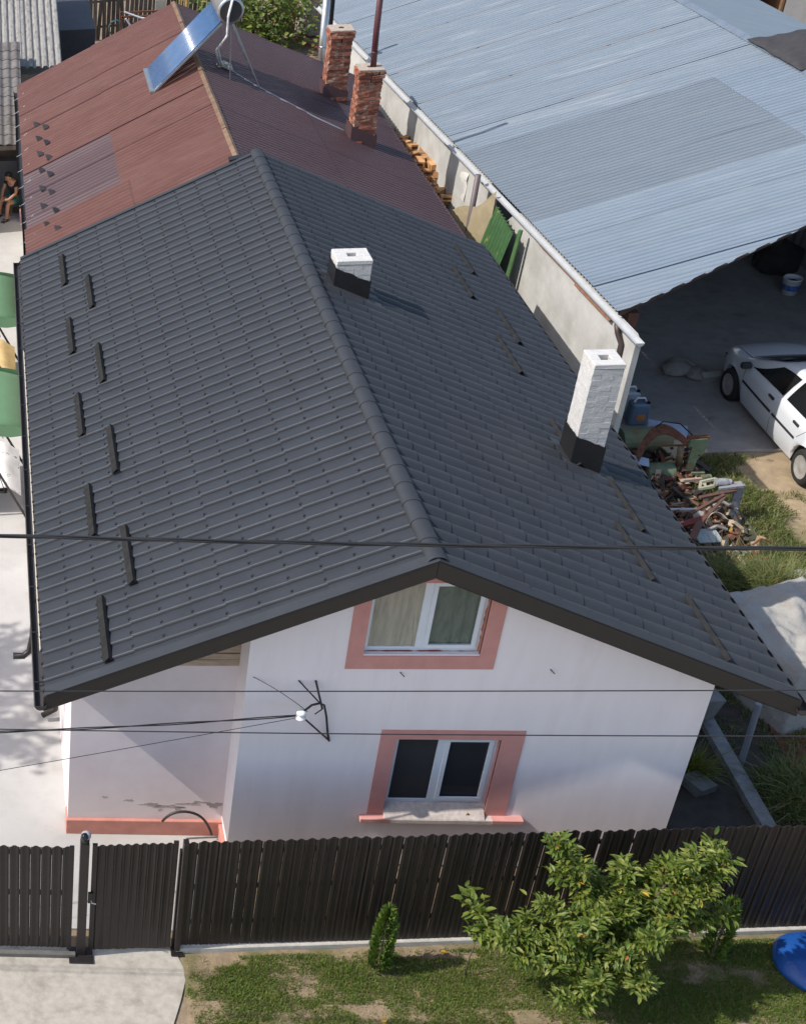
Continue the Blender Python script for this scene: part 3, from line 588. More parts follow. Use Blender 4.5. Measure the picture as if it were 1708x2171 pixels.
for t0, t1, z, d in ((-.4, 3.9, 2.875, .02), (.4, 3.2, 2.80, .03), (0.2, 1.6, 2.77, .045)):
    q = MB(); q.bar(wl3(t0, XW - d, z), wl3(t1, XW - d, z), .05, .035); q.build('wall_plate', m_lath, shed)
q = MB(); q.tube([wl3(-.1, -.03, 2.86), wl3(-.14, .0, 2.72), wl3(-.28, .02, 2.6), wl3(-.32, .02, 1.6)], .045, 9); q.build('downpipe', mat('brown_pipe', (.05, .035, .03), .5), shed, smooth=True)
for t in (0.5, 6.0):
    pass
for d in ():
    q = MB(); p0 = E0 + ED * (.385 * d + .35) + PD * d; q.bar((p0.x, p0.y, 0.), (p0.x, p0.y, p0.z - .15), .12, .12); q.build('post', mat('rust_post', (.12, .05, .035), .8, .3, 8), shed)
q = MB(); q.bar(wl3(.25, .35, 0.), wl3(.25, .35, 2.9), .16, .16); q.build('post', mat('rust_post', (.12, .05, .035), .8, .3, 8), shed)
# far corrugated wall inside the shed
q_ = corr('wall', shed, (12.4, 12.0, 0), (-.02, 1, 0), (0, 0, 1), 14, 3.6, .28, .02, mat('grey_cladding', (.20, .19, .185), .6, .1, 4), prof='trap', nrm=V(-1, 0, 0))
tp_ = MB(); C0 = V(10.95, 17.1, 4.70)
def tarpf(u, v):
    p = C0 + ED * (-1.05 + 2.0 * u * (1 - .25 * v)) + PD * (-.55 + 1.15 * v) + SN * (.08 + .12 * math.sin(u * 3.1) * math.sin(v * 2.6) + .05 * mnoise.noise(V(u * 5, v * 5, 2)))
    return p
tp_.grid(16, 12, tarpf, th=tuple(-SN * .01)); tag(tp_.build('tarp', mat('black_tarp', (.035, .032, .033), .75, .2, 10, .6, 60), smooth=True), 'crumpled black felt sheet lying over the blue shed ridge', 'tarp')
# ============================================================ fence and gates
m_fen = mat('dark_brown_picket', (.0165, .0125, .012), .45, .2, 6, rnd=.15)
FA, FB = V(-2.47, -1.035, 0), V(6.2, -.40, 0)
FU = (FB - FA).normalized(); FN = V(FU.y, -FU.x, 0)                 # FN faces the street
PW = .119
def picket_mesh(h, z0, arch=.03):
    q = MB(); w_ = .1165; xs_ = [-.5, -.32, -.12, .12, .32, .5]; dy = [0, -.012, -.004, -.004, -.012, 0]; tz = [-arch, -arch * .35, 0, 0, -arch * .35, -arch]
    n_ = len(xs_); f = [(x * w_, d, z0) for x, d in zip(xs_, dy)] + [(x * w_, d, h + t) for x, d, t in zip(xs_, dy, tz)]
    b = [(x, y + .006, z) for x, y, z in f]; k_ = len(f); q.add(f + b, [(i, i + 1, n_ + i + 1, n_ + i) for i in range(n_ - 1)] + [(k_ + i, k_ + n_ + i, k_ + n_ + i + 1, k_ + i + 1) for i in range(n_ - 1)] + [(n_ + i, n_ + i + 1, k_ + n_ + i + 1, k_ + n_ + i) for i in range(n_ - 1)] + [(0, n_, k_ + n_, k_), (n_ - 1, k_ + n_ - 1, k_ + 2 * n_ - 1, 2 * n_ - 1)])
    return q.mesh('picket', m_fen)
fence = thing('fence', 'dark brown metal picket fence behind the lawn, right of the gates', 'fence', tuple((FA + FB) / 2))
pm = picket_mesh(1.80, .09)
for i in range(72):
    p = FA + FU * (.07 + i * PW); p.z = -.002 * i * .7 + rn(-.003, .003)
    place('picket', pm, frame(p, FU, -FN, V(0, 0, 1)) @ Euler((rn(-.006, .006), rn(-.004, .004), rn(-.015, .015))).to_matrix().to_4x4(), fence)
for z in (.45, 1.04, 1.60):
    q = MB(); q.bar(FA + FN * -.03 + V(0, 0, z), FB + FN * -.03 + V(0, 0, z - .12), .03, .05); q.build('rail', m_fen, fence)
for i in range(5):
    p = FA + FU * (2.1 * i - .02) - FN * .09 if i else FA + FU * -.02 - FN * .06
    q = MB(); q.bb((p.x - .03, p.y - .03, 0), (p.x + .03, p.y + .03, 1.6)); q.build('post', m_fen, fence)
q = MB(); q.prism([FA + FN * .05 + V(-.02, 0, -.1), FB + FN * .05 + V(0, 0, -.1), FB - FN * .13 + V(0, 0, -.1), FA - FN * .13 + V(-.02, 0, -.1)], (0, 0, .165)); q.jitter(.004, 3); tag(q.build('fence_kerb', mat('pale_kerb', (.50, .465, .40), .9, .15, 8, .5, 60), bevel=.01), 'low concrete kerb under the dark picket fence', 'kerb')
# pedestrian gate
ga, gb = V(-3.50, -1.11, 0), V(-2.555, -1.045, 0); gu = (gb - ga).normalized(); gn = V(gu.y, -gu.x, 0)
gate = thing('garden_gate', 'closed pedestrian gate of dark close-set metal pickets', 'gate', tuple((ga + gb) / 2))
pg = picket_mesh(1.80, .06)
pgc = [ga + gu * (.10 + i * .0935) for i in range(9)]
for p in pgc: place('picket', pg, frame(p + V(0, 0, rn(-.003, .003)), gu, -gn, V(0, 0, 1)) @ Matrix.Diagonal((.96, 1, 1, 1)), gate)
for p in (ga + gu * .02, gb - gu * .03):
    q = MB(); q.box(p + V(0, -.005, .95), (.055, .03, 1.74)); q.build('stile', m_fen, gate)
for z in (.3, 1.0, 1.62):
    q = MB(); q.bar(ga - gn * .03 + V(0, 0, z), gb - gn * .03 + V(0, 0, z), .03, .05); q.build('rail', m_fen, gate)
q = MB(); q.box(ga + V(-.01, -.03, .98), (.055, .03, .16)); lk = q.build('lock', m_dark, gate); q = MB(); q.tube([ga + V(0, -.04, .95), ga + V(0.0, -.085, .95), ga + V(.05, -.09, .94)], .008, 6); q.build('handle', m_steel, lk)
# sliding drive gate
sa, sb = V(-6.1, -1.13, 0), V(-3.72, -1.12, 0)
sg_ = thing('drive_gate', 'sliding drive gate of dark metal pickets left of the pedestrian gate', 'gate', tuple((sa + sb) / 2))
ps = picket_mesh(1.80, .12)
for i in range(20): place('picket', ps, Matrix.Translation((-3.78 - i * PW, -1.135, rn(-.003, .003))) @ frame(V(0, 0, 0), V(1, 0, 0), V(0, 1, 0), V(0, 0, 1)), sg_)
for z in (.2, 1.0, 1.66):
    q = MB(); q.bar(sa + V(0, .03, z), sb + V(0, .03, z), .04, .05); q.build('rail', m_fen, sg_)
q = MB(); q.box((-3.735, -1.13, .94), (.05, .04, 1.70)); q.build('stile', m_fen, sg_)
for x in (-3.595, -2.475):
    tall = x < -3; q = MB(); q.box((x, -1.12 if tall else -1.05, .93), (.10 if tall else .06, .10, 1.86 if tall else 1.76)); q.box((x, -1.16 if tall else -1.07, .012), (.28 if tall else .14, .24 if tall else .14, .02))
    tag(q.build('gate_post', m_fen, bevel=.004), 'square dark steel gate post carrying the camera' if tall else 'slim dark steel gate post at the fence end', 'post')
# post camera
pc = thing('security_camera', 'white and black dome camera on top of the gate post', 'camera', (-3.595, -1.12, 1.86))
q = MB(); q.lathe((-3.595, -1.12, 1.862), [(.05, 0), (.052, .02), (.05, .07)], 16); q.build('camera_base', m_black, pc, smooth=True)
q = MB(); q.lathe((-3.585, -1.12, 1.93), [(.045, 0), (.056, .02), (.054, .05), (.032, .075), (.008, .082)], 18); q.build('camera_housing', mat('camera_white', (.32, .32, .34), .4), pc, smooth=True)
q = MB(); q.lathe((-3.602, -1.185, 1.975), [(.01, -.004), (.03, 0), (.04, .014), (.042, .05)], 16, axis='Y'); q.build('lens', mat('lens_black', (.01, .01, .012), .1), pc, smooth=True)
q = MB(); q.bar((-6.2, -1.17, .03), (-3.66, -1.17, .03), .06, .05); tag(q.build('gate_track', mat('track_steel', (.12, .115, .10), .6, .2, 8)), 'steel floor rail under the sliding gate', 'rail')

# ============================================================ overhead wires
m_wire = mat('black_cable', (.02, .02, .021), .55, .1)
def sag(p, q, s, n=28): return [Vector(p).lerp(Vector(q), i / n) - V(0, 0, s * 4 * (i / n) * (1 - i / n)) for i in range(n + 1)]
bc = thing('overhead_cable', 'thick twisted black overhead cable crossing above the roof', 'cable', (-1.4, -3, 7.0))
pth = sag((-9, -3, 7.55), (7.5, -3, 7.14), .16, 120)
for k_ in range(3):
    q = MB(); q.tube([p + V(0, math.cos(i * .32 + k_ * 2.09) * .010, math.sin(i * .32 + k_ * 2.09) * .010) for i, p in enumerate(pth)], .0092, 6); q.build('strand', m_wire, bc, smooth=True)
q = MB(); q.tube(sag((-9, -2, 4.80), (7, -2, 4.93), .04), .006, 6); tag(q.build('overhead_wire', m_wire, smooth=True), 'thin black wire across the middle of the facade, upper of two', 'wire')
q = MB(); q.tube(sag((-9, -2, 4.40), (7, -2, 4.38), .10), .006, 6); tag(q.build('overhead_wire', m_wire, smooth=True), 'thin black wire across the lower window, lower of two', 'wire')
q = MB(); pth = sag((-9, -1.2, 3.45), (-1.19, .10, 2.665), .12, 60)
for k_ in range(2): q.tube([p + V(0, math.cos(i * .4 + k_ * 3.14) * .008, math.sin(i * .4 + k_ * 3.14) * .010) for i, p in enumerate(pth)], .007, 6)
tag(q.build('service_cable', m_wire, smooth=True), 'twin black service cable running left from the white insulator', 'cable')
q = MB(); q.tube(sag((-9, -1.6, 2.30), (-1.15, .12, 2.62), .03), .004, 5); tag(q.build('stay_wire', m_wire, smooth=True), 'thin stay wire rising from the left edge to the insulator', 'wire')
br = thing('wall_bracket', 'wall bracket with white insulator holding the service cable', 'bracket', (-.95, .2, 2.7))
q = MB(); q.tube([(-.95, YF, 2.95), (-.90, .13, 2.74)], .012, 7); q.tube([(-1.14, YF, 2.95), (-.91, .16, 2.78)], .009, 6); q.tube([(-.70, YF, 2.04), (-1.08, .12, 2.60)], .011, 7); q.tube([(-.90, .13, 2.74), (-.98, .11, 2.68)], .008, 6); q.build('stay_rod', m_dark, br)
q = MB(); q.tube([(-1.10, .12, 2.72), (-1.02, .13, 2.80), (-.93, .16, 2.80), (-.86, .22, 2.72), (-.80, .28, 2.5), (-.74, .34, 2.2), (-.70, YF - .01, 2.04)], .013, 8); q.build('cable_loop', m_wire, br, smooth=True)
q = MB(); q.lathe((-1.13, .11, 2.60), [(.02, 0), (.055, .01), (.06, .04), (.035, .055), (.035, .075), (.055, .085), (.05, .12), (.02, .13)], 14); q.build('insulator', m_white, br, smooth=True)
q = MB(); q.tube(sag((-1.65, YF + .0, 3.0), (-1.05, .15, 2.68), -.03, 12), .004, 5); q.build('lead_wire', m_wire, br)
for x, z in ((-.05, 3.08), (1.55, 3.13)):
    q = MB(); q.tube([(x, YF + .02, z), (x + .02, YF - .03, z - .01), (x + .05, YF - .035, z - .04)], .006, 5); tag(q.build('wall_hook', m_dark), 'small bent hook in the wall ' + ('below the attic window' if x < .5 else 'right of the attic window'), 'hook')
# door handle lying on the sill
q = MB(); q.tube([(1.03, YF + .02, .89), (1.03, YF - .05, .905)], .022, 10); q.tube([(1.06, YF + .01, .895), (1.22, YF + .03, .89)], .013, 8); tag(q.build('brass_handle', mat('brass', (.18, .11, .04), .4, .2, 9, metal=.7), smooth=True), 'old brass handle lying on the lower window sill', 'handle')
# ============================================================ plants
def leafmat(name, a, b, c, trans=.25, rough=.5, px=(.5, .9)):
    m = bpy.data.materials.new(name); m.use_nodes = True; nt = m.node_tree; n = nt.nodes; l = nt.links; p = n['Principled BSDF']
    geo = n.new('ShaderNodeNewGeometry'); cr = n.new('ShaderNodeValToRGB'); e = cr.color_ramp.elements
    e[0].position = 0; e[0].color = (*a, 1); e[1].position = px[0]; e[1].color = (*b, 1); k = e.new(px[1]); k.color = (*c, 1)
    l.new(geo.outputs['Random Per Island'], cr.inputs[0]); l.new(cr.outputs[0], p.inputs['Base Color']); p.inputs['Roughness'].default_value = rough
    tr = n.new('ShaderNodeBsdfTranslucent'); l.new(cr.outputs[0], tr.inputs[0]); mx = n.new('ShaderNodeMixShader'); mx.inputs[0].default_value = trans
    l.new(p.outputs[0], mx.inputs[1]); l.new(tr.outputs[0], mx.inputs[2]); l.new(mx.outputs[0], n['Material Output'].inputs[0]); MATS[name] = m
    return m
m_grass = leafmat('grass_blades', (.080, .170, .018), (.15, .235, .032), (.30, .28, .085), .35, .6, (.5, .95))
m_weed = leafmat('weed_blades', (.095, .14, .03), (.155, .195, .05), (.28, .24, .10), .3, .6, (.5, .95))
m_tleaf = leafmat('tree_leaf', (.068, .122, .013), (.135, .19, .025), (.24, .265, .055), .3, .5, (.5, .9))
m_thuja = leafmat('thuja_leaf', (.05, .10, .012), (.09, .16, .02), (.14, .19, .03), .2, .6)
m_bark = mat('bark', (.10, .075, .05), .9, .3, 14, .7, 60)
def blades(name, n, pick, h, w, m, seed, lean=.5):
    rr = random.Random(seed); vs, fs = [], []; tries = 0
    while len(fs) < n * 2 and tries < n * 14:
        tries += 1; q = pick(rr)
        if q is None: continue
        x, y, z, s = q; a = rr.random() * 6.283; hh = h * s * rr.uniform(.5, 1.25); ww = w * rr.uniform(.7, 1.3); dx, dy = math.cos(a) * ww, math.sin(a) * ww
        lx, ly = rr.gauss(0, lean) * hh, rr.gauss(0, lean) * hh; o = len(vs)
        vs += [(x - dx, y - dy, z - .01), (x + dx, y + dy, z - .01), (x + lx * .4 + dx * .8, y + ly * .4 + dy * .8, z + hh * .62), (x + lx * .4 - dx * .8, y + ly * .4 - dy * .8, z + hh * .62), (x + lx, y + ly, z + hh * .95)]
        fs += [(o, o + 1, o + 2, o + 3), (o + 3, o + 2, o + 4)]
    me = bpy.data.meshes.new(name); me.from_pydata(vs, [], fs); me.materials.append(m); me.update(); ob = bpy.data.objects.new(name, me); col.objects.link(ob); return ob
def edge_x(y):                                              # right edge of the driveway
    for (x0, y0), (x1, y1) in zip(pts[1:-1], pts[2:]):
        if y1 <= y <= y0: return x0 + (x1 - x0) * (y0 - y) / (y0 - y1 + 1e-9)
    return -2.5
def fence_y(x): return FA.y + (x - FA.x) * FU.y / FU.x
def lawn(rr):
    x = rr.uniform(-2.5, 5.6); y = rr.uniform(-2.75, -.45)
    if y > fence_y(x) - .12 or x < edge_x(y) + .04: return None
    d = mnoise.noise(V(x * 1.3, y * 2.1, 4)) + .55 * mnoise.noise(V(x * 4.5, y * 6.5, 9)) + .3 * mnoise.noise(V(x * 13, y * 15, 2))
    d += .30 if y > -1.75 else -.25 * min(1, (-1.75 - y) / .35)
    d -= max(0, .5 - (x - edge_x(y))) * 1.5
    d -= .55 * max(0, 1 - math.hypot((x + .12) / .32, (y + 1.3) / .22)) + (.4 if y > fence_y(x) - .26 else 0)
    if d < rr.uniform(-.42, .02): return None
    return x, y, 0., .7 + .5 * max(0, min(1, d))
tag(blades('lawn_grass', 125000, lawn, .038, .0034, m_grass, 3), 'patchy green lawn in front of the dark fence', 'grass', kind='stuff')
def straw(rr):
    x = rr.uniform(-2.45, 5.6); y = rr.uniform(-2.75, -.45)
    if y > fence_y(x) - .1 or x < edge_x(y) + .03 or mnoise.noise(V(x * 3, y * 3, 8)) < rr.uniform(-.5, .3): return None
    return x, y, 0., .8
tag(blades('dry_grass', 15000, straw, .02, .003, leafmat('straw', (.22, .17, .08), (.34, .27, .15), (.42, .36, .24), .2, .8), 6, 1.3), 'dry straw between the lawn patches', 'dry grass', kind='stuff')
def yard(rr):
    x = rr.uniform(4.6, 11.5); y = rr.uniform(.5, 9.85)
    d = mnoise.noise(V(x * .6, y * .6, 14)) + .5 * mnoise.noise(V(x * 2.1, y * 2.3, 5)) + .3 * mnoise.noise(V(x * 7, y * 7, 2)) + .12
    if y > 8.6: d -= .22 * (y - 8.6) / .6
    if 6.4 < x < 9.2 and 5.2 < y < 8.7: d += .35
    if x > 7.9 and y > 6.2: d -= .45
    if y > 9.55 and x > 7.3: d += .45
    if d < rr.uniform(0., .3): return None
    return x, y, 0.02, .6 + .9 * max(0, min(1, d)) * (1 if y < 8.5 else .7)
tag(blades('yard_grass', 60000, yard, .11, .006, m_weed, 5, .6), 'rough grass and weeds in the side yard beside the scrap', 'grass', kind='stuff')
def bushy(cx, cy, r, h, n, seed, nm, lbl, m):
    def pk(rr):
        a = rr.random() * 6.28; q = r * math.sqrt(rr.random()); return cx + q * math.cos(a), cy + q * math.sin(a), h * .35 * rr.random() * (1 - q / r), 1.3 - .6 * q / r
    tag(blades(nm, n, pk, h, .006, m, seed, .9), lbl, 'weed')
bushy(6.9, 5.75, .5, .5, 2600, 21, 'weed_clump', 'tall yellow green weeds between the scrap and the white sheet', m_weed)
bushy(6.3, 6.05, .45, .42, 1500, 22, 'weed_clump', 'dark weeds in the house shadow below the scrap heap', m_weed)
bushy(7.6, 8.75, .3, .16, 900, 25, 'weed_clump', 'low weeds beside the green machine', m_weed)
# shrub in the gap right of the house corner
bushy(4.35, 2.0, .14, .4, 500, 23, 'weed_clump', 'yellow green weed against the house corner', leafmat('yellow_weed', (.10, .12, .012), (.17, .19, .02), (.22, .22, .04)))
bushy(5.55, 1.55, .5, .35, 1300, 24, 'weed_clump', 'dark grass tuft right of the concrete kerb', m_weed)

def leaf_add(mb, p, dirv, nrm, L, W, mi=0, fold=.25, droop=.25):
    d = dirv.normalized(); s = d.cross(nrm); s.normalize() if s.length > 1e-4 else None; u = s.cross(d).normalized()
    pt = lambda t, k, lift=0: p + d * (L * t) + s * (W * k) + u * (abs(k) * W * fold - droop * L * t * t + lift)
    v = [pt(0, 0), pt(.28, -.42), pt(.28, 0), pt(.28, .42), pt(.62, -.42), pt(.62, 0), pt(.62, .42), pt(1, 0)]
    mb.add(v, [(0, 2, 1), (0, 3, 2), (1, 2, 5, 4), (2, 3, 6, 5), (4, 5, 7), (5, 6, 7)], mi)
def curve(a, b, n, bend, rr):
    a = Vector(a); b = Vector(b); o = []
    for i in range(n + 1):
        t = i / n; o.append(a.lerp(b, t) + V(rr.uniform(-1, 1), rr.uniform(-1, 1), 0) * .015 + V(0, 0, bend * 4 * t * (1 - t)))
    return o
def tree(name, lbl, base, tips, seed, lpb, LL, WW, mats, r0=.05, spread=.13, split=.45):
    rr = random.Random(seed); t = thing(name, lbl, 'tree', base); fork = Vector(base) + V(.02, .0, split)
    q = MB(); q.tube([Vector(base) - V(0, 0, .05), Vector(base) + V(.01, .02, split * .5), fork], [r0, r0 * .85, r0 * .75], 8); q.build('trunk', m_bark, t, smooth=True)
    crown = MB()
    for tip in tips:
        tip = Vector(tip); br_ = MB(); c = curve(fork, tip, 9, .10, rr); br_.tube(c, [r0 * .55 * (1 - .85 * i / 9) + .003 for i in range(10)], 6); br_.build('branch', m_bark, t, smooth=True)
        twigs = [c[4:]]
        for k in range(5):
            p = c[4 + k]; e = p + V(rr.gauss(0, .13), rr.gauss(0, .13), rr.uniform(-.02, .2)); twigs.append([p, p.lerp(e, .5) + V(0, 0, .02), e]); tw = MB()
            crown.tube(twigs[-1], [.005, .004, .002], 4, mi=3, cap=False)
        for tw in twigs:
            ln = sum((tw[i + 1] - tw[i]).length for i in range(len(tw) - 1)); k_ = int(lpb * (1.2 if tw is twigs[0] else .55) * (.4 + ln))
            for j in range(k_):
                f = rr.random() ** .6 * (len(tw) - 1); i = min(int(f), len(tw) - 2); p = tw[i].lerp(tw[i + 1], f - i); ax_ = (tw[i + 1] - tw[i]).normalized()
                a = rr.random() * 6.283; rad = V(math.cos(a), math.sin(a), rr.uniform(-.3, .8)); rad = (rad - ax_ * rad.dot(ax_)).normalized()
                d = (rad * rr.uniform(.6, 1.1) + ax_ * rr.uniform(.1, .7)); s = rr.uniform(.65, 1.25); p2 = p + rad * rr.uniform(.0, .05) + V(rr.gauss(0, spread * .25), rr.gauss(0, spread * .25), rr.gauss(0, spread * .2))
                mi = 0 if rr.random() > .006 else rr.choice((1, 2)); leaf_add(crown, p2, d, V(rr.gauss(0, .35), rr.gauss(0, .35), 1), LL * s, WW * s, mi, rr.uniform(.1, .5), rr.uniform(.1, .5))
    crown.build('crown', mats, t, fix=False)
    return t
m_yleaf = mat('yellow_leaf', (.42, .25, .02), .6, .2); m_oleaf = mat('orange_leaf', (.40, .13, .03), .6, .2)
TIPS = [(1.44, -1.1, 1.99), (1.70, -1.2, 1.60), (2.14, -1.2, 1.72), (2.54, -1.15, 1.71), (2.72, -1.3, 2.05), (3.06, -1.35, 2.02), (3.10, -1.5, 1.36), (2.62, -1.6, 1.27), (0.55, -1.6, 1.06), (.76, -1.8, 1.2), (.95, -1.9, 1.03), (1.50, -2.28, .74), (1.63, -2.25, 1.03), (2.13, -2.2, .95), (1.61, -1.8, 1.45), (2.29, -1.9, 1.37), (1.22, -1.5, 1.45), (2.05, -1.6, 1.46), (1.28, -1.9, 1.26), (1.88, -2.0, 1.2), (2.72, -1.5, 1.58), (2.2, -1.4, 1.53), (1.02, -1.6, 1.2), (2.9, -1.45, 1.7), (1.85, -1.35, 1.4)]
fruit = tree('fruit_tree', 'young broad leaved tree on the lawn in front of the fence', (1.95, -1.55, 0), TIPS, 11, 190, .088, .037, [m_tleaf, m_yleaf, m_oleaf, m_bark])
shoot = tree('sapling', 'thin sapling shoot with few leaves left of the broad leaved tree', (.72, -1.3, 0), [(.676, -1.25, 1.10)], 13, 40, .11, .06, [m_tleaf, m_yleaf, m_oleaf, m_bark], r0=.008, split=.55)
def thuja(base, h, r, seed, lbl, n):
    rr = random.Random(seed); t = thing('thuja', lbl, 'shrub', base, 'small thujas along the fence'); q = MB(); q.tube([Vector(base), Vector(base) + V(0, 0, h * .7)], [.018, .006], 6); q.build('trunk', m_bark, t)
    c = MB()
    for i in range(n):
        f = rr.random(); z = h * (.05 + .93 * f); rad = r * (1 - .0 * f) * math.sin(min(1., (1 - f) * 1.55 + .12) * 1.57) * (.75 + .35 * mnoise.noise(V(f * 6, i * .01, seed))) ; a = rr.random() * 6.283; q_ = rad * (.35 + .65 * rr.random() ** .5)
        p = Vector(base) + V(math.cos(a) * q_, math.sin(a) * q_, z); d = V(math.cos(a) * .7 + rr.gauss(0, .3), math.sin(a) * .7 + rr.gauss(0, .3), 1.1)
        leaf_add(c, p, d, V(math.cos(a + 1.5), math.sin(a + 1.5), .2), rr.uniform(.05, .10), rr.uniform(.018, .035), 0, .1, -.05)
    c.build('foliage', m_thuja, t, fix=False); return t
thuja((-.22, -1.22, 0), 1.0, .135, 3, 'small bright green thuja standing alone on the lawn', 1500)
thuja((3.5, -.95, 0), .95, .14, 8, 'small thuja half hidden behind the broad leaved tree', 1100)
# tree beyond the left edge whose shade falls on the yard
big = []
rr = random.Random(31)
for i in range(30): big.append((-11.6 + rr.uniform(-1.1, 1.4), 2.75 + rr.uniform(-1.9, 1.7), rr.uniform(6.6, 9.0)))
tree('walnut_tree', 'tree beyond the left edge shading the concrete yard', (-11.8, 2.8, 0), big, 17, 13, .20, .10, [m_tleaf, m_yleaf, m_oleaf, m_bark], r0=.16, spread=.6, split=5.6)
# leafy climber behind the maroon roof
rr = random.Random(41); cl_ = thing('climber_bush', 'leafy green climber behind the far edge of the maroon roof', 'bush', (3.9, 34.5, 0)); c = MB()
for i in range(2400):
    p = V(3.6 + rr.gauss(0, .9), 34.2 + rr.gauss(0, .6), abs(rr.gauss(.9, .8))); leaf_add(c, p, V(rr.gauss(0, 1), rr.gauss(-.4, 1), rr.gauss(0, .6)), V(0, -.3, 1), rr.uniform(.13, .24), rr.uniform(.08, .15), 0)
c.build('foliage', m_tleaf, cl_, fix=False); q = MB(); q.tube([(3.7, 34.4, 0), (3.6, 34.2, 1.2)], .04, 6); q.build('stem', m_bark, cl_)
for i, (x, y) in enumerate(((.52, -1.0), (2.45, -1.95), (-.35, -2.0), (1.25, -2.05))):
    q = MB(); leaf_add(q, V(x, y, .035), V(1, .4 * i, .1), V(.1, 0, 1), .085, .055); tag(q.build('fallen_leaf', m_oleaf if i % 2 else m_yleaf), ('yellow', 'orange')[i % 2] + ' dry leaf on the grass ' + ('right of the thuja', 'under the tree', 'near the bottom edge, left', 'left of the tree shadow')[i], 'leaf')
# blue dome at the right edge
q = MB(); prof = [(.02, .40), (.2, .385), (.36, .32), (.46, .22), (.50, .12), (.49, .04), (.46, 0)]
q.lathe((4.56, -1.06, .0), [(r_ * .9, z_ * .52) for r_, z_ in prof[::-1]], 36); q.v = [(p[0] + .02 * mnoise.noise(Vector(p) * 4), p[1], p[2] + .025 * mnoise.noise(Vector(p) * 5)) for p in q.v]
tag(q.build('blue_dome', mat('blue_plastic', (.012, .075, .29), .38, .12, 5, .25, 9), smooth=True), 'glossy bright blue plastic dome on the lawn at the right edge', 'plastic cover')
# ============================================================ white car under the shed edge
car = thing('car', 'white hatchback parked half under the blue shed roof', 'car', (9.45, 10.2, 0))
CX = 9.45; WY = (8.9, 11.5); m_car = mat('white_car_paint', (.68, .70, .72), .25, .03, 2, coat=.5); m_cglass = mat('tinted_glass', (.012, .013, .014), .06, .1, 2, spec=.7); m_trim = mat('car_black_trim', (.03, .03, .032), .5)
def lerp_tab(tab, y):
    n_ = len(tab)
    for i in range(n_ - 1):
        (a, va), (b, vb) = tab[i], tab[i + 1]
        if y <= b:
            t = max(0., min(1., (y - a) / (b - a))); sl = lambda j: (tab[min(j + 1, n_ - 1)][1] - tab[max(j - 1, 0)][1]) / (tab[min(j + 1, n_ - 1)][0] - tab[max(j - 1, 0)][0])
            m0, m1 = sl(i) * (b - a), sl(i + 1) * (b - a); t2, t3 = t * t, t * t * t
            return (2 * t3 - 3 * t2 + 1) * va + (t3 - 2 * t2 + t) * m0 + (-2 * t3 + 3 * t2) * vb + (t3 - t2) * m1
    return tab[-1][1]
HWt = [(8.2, .58), (8.28, .70), (8.5, .785), (8.9, .83), (10.2, .845), (11.4, .825), (11.8, .775), (12.05, .69), (12.22, .57), (12.32, .36)]
BLt = [(8.2, .88), (8.5, .95), (9.5, .95), (10.9, .92), (11.3, .89), (11.75, .81), (12.05, .71), (12.22, .61), (12.32, .48)]
def hw(y): return lerp_tab(HWt, y)
def belt(y): return lerp_tab(BLt, y)
def side(y):
    w_ = hw(y); b = belt(y); lo = .19 + (.12 if y > 12.15 or y < 8.35 else 0); za = 0
    for yw in WY:
        d = abs(y - yw)
        if d < .37: za = max(za, .28 + math.sqrt(.37 ** 2 - d * d))
    pr = [(w_ * .93, lo), (w_ * .985, min(.34, b * .52)), (w_, min(.50, b * .66)), (w_, min(.62, b * .78)), (w_ * .985, min(.78, b * .91)), (w_ * .95, b)]
    pr = [(x, max(z, za) if i < 4 else z) for i, (x, z) in enumerate(pr)]
    pr += [(w_ * .895, b + .028), (w_ * .72, b + .066), (w_ * .38, b + .094), (0, b + .102)]
    return pr
ys = sorted(set([8.2, 8.23, 8.3, 8.4] + [8.45 + .05 * i for i in range(76)] + [12.24, 12.27, 12.3, 12.32]))
q = MB(); rows = []
for y in ys:
    pr = side(y); rows.append([(CX - x, y, z) for x, z in pr] + [(CX + x, y, z) for x, z in pr[::-1][1:]])
nn_ = len(rows[0]); q.add([p for r_ in rows for p in r_], [(i * nn_ + j, i * nn_ + j + 1, (i + 1) * nn_ + j + 1, (i + 1) * nn_ + j) for i in range(len(ys) - 1) for j in range(nn_ - 1)] + [tuple(range(nn_)), tuple((len(ys) - 1) * nn_ + j for j in range(nn_))])
body = q.build('body', m_car, car, smooth=True)
q = MB(); q.bb((CX - .60, 8.35, .17), (CX + .60, 11.95, .5)); q.build('underbody', m_black, car)
# greenhouse
RTt = [(8.28, .98), (8.55, 1.20), (8.85, 1.35), (9.2, 1.41), (9.7, 1.43), (10.15, 1.40), (10.5, 1.32), (10.85, 1.17), (11.3, .95)]
def rtop(y): return lerp_tab(RTt, y)
def gsec(y):
    b = belt(y) + .01; t = rtop(y); f = max(0, min(1, (t - b) / .46)); wb = hw(y) * .93; wr = wb - .20 * f
    return wb, b, wr, b + (t - b) * .90, t
gy = sorted(set([8.28, 8.35, 8.5, 8.65, 8.75, 8.85] + [9 + .1 * i for i in range(15)] + [10.45, 10.6, 10.75, 10.9, 11.05, 11.2, 11.3]))
q = MB(); rows = []
for y in gy:
    wb, b, wr, zr_, t = gsec(y); pr = [(wb, b - .02), (wb * .5 + wr * .5 + .012, b + (zr_ - b) * .5), (wr, zr_), (wr - .05, zr_ + (t - zr_) * .65), (wr * .6, t - .004), (0, t + .012 * min(1, (t - b) / .3))]
    rows.append([(CX - x, y, z) for x, z in pr] + [(CX + x, y, z) for x, z in pr[::-1][1:]])
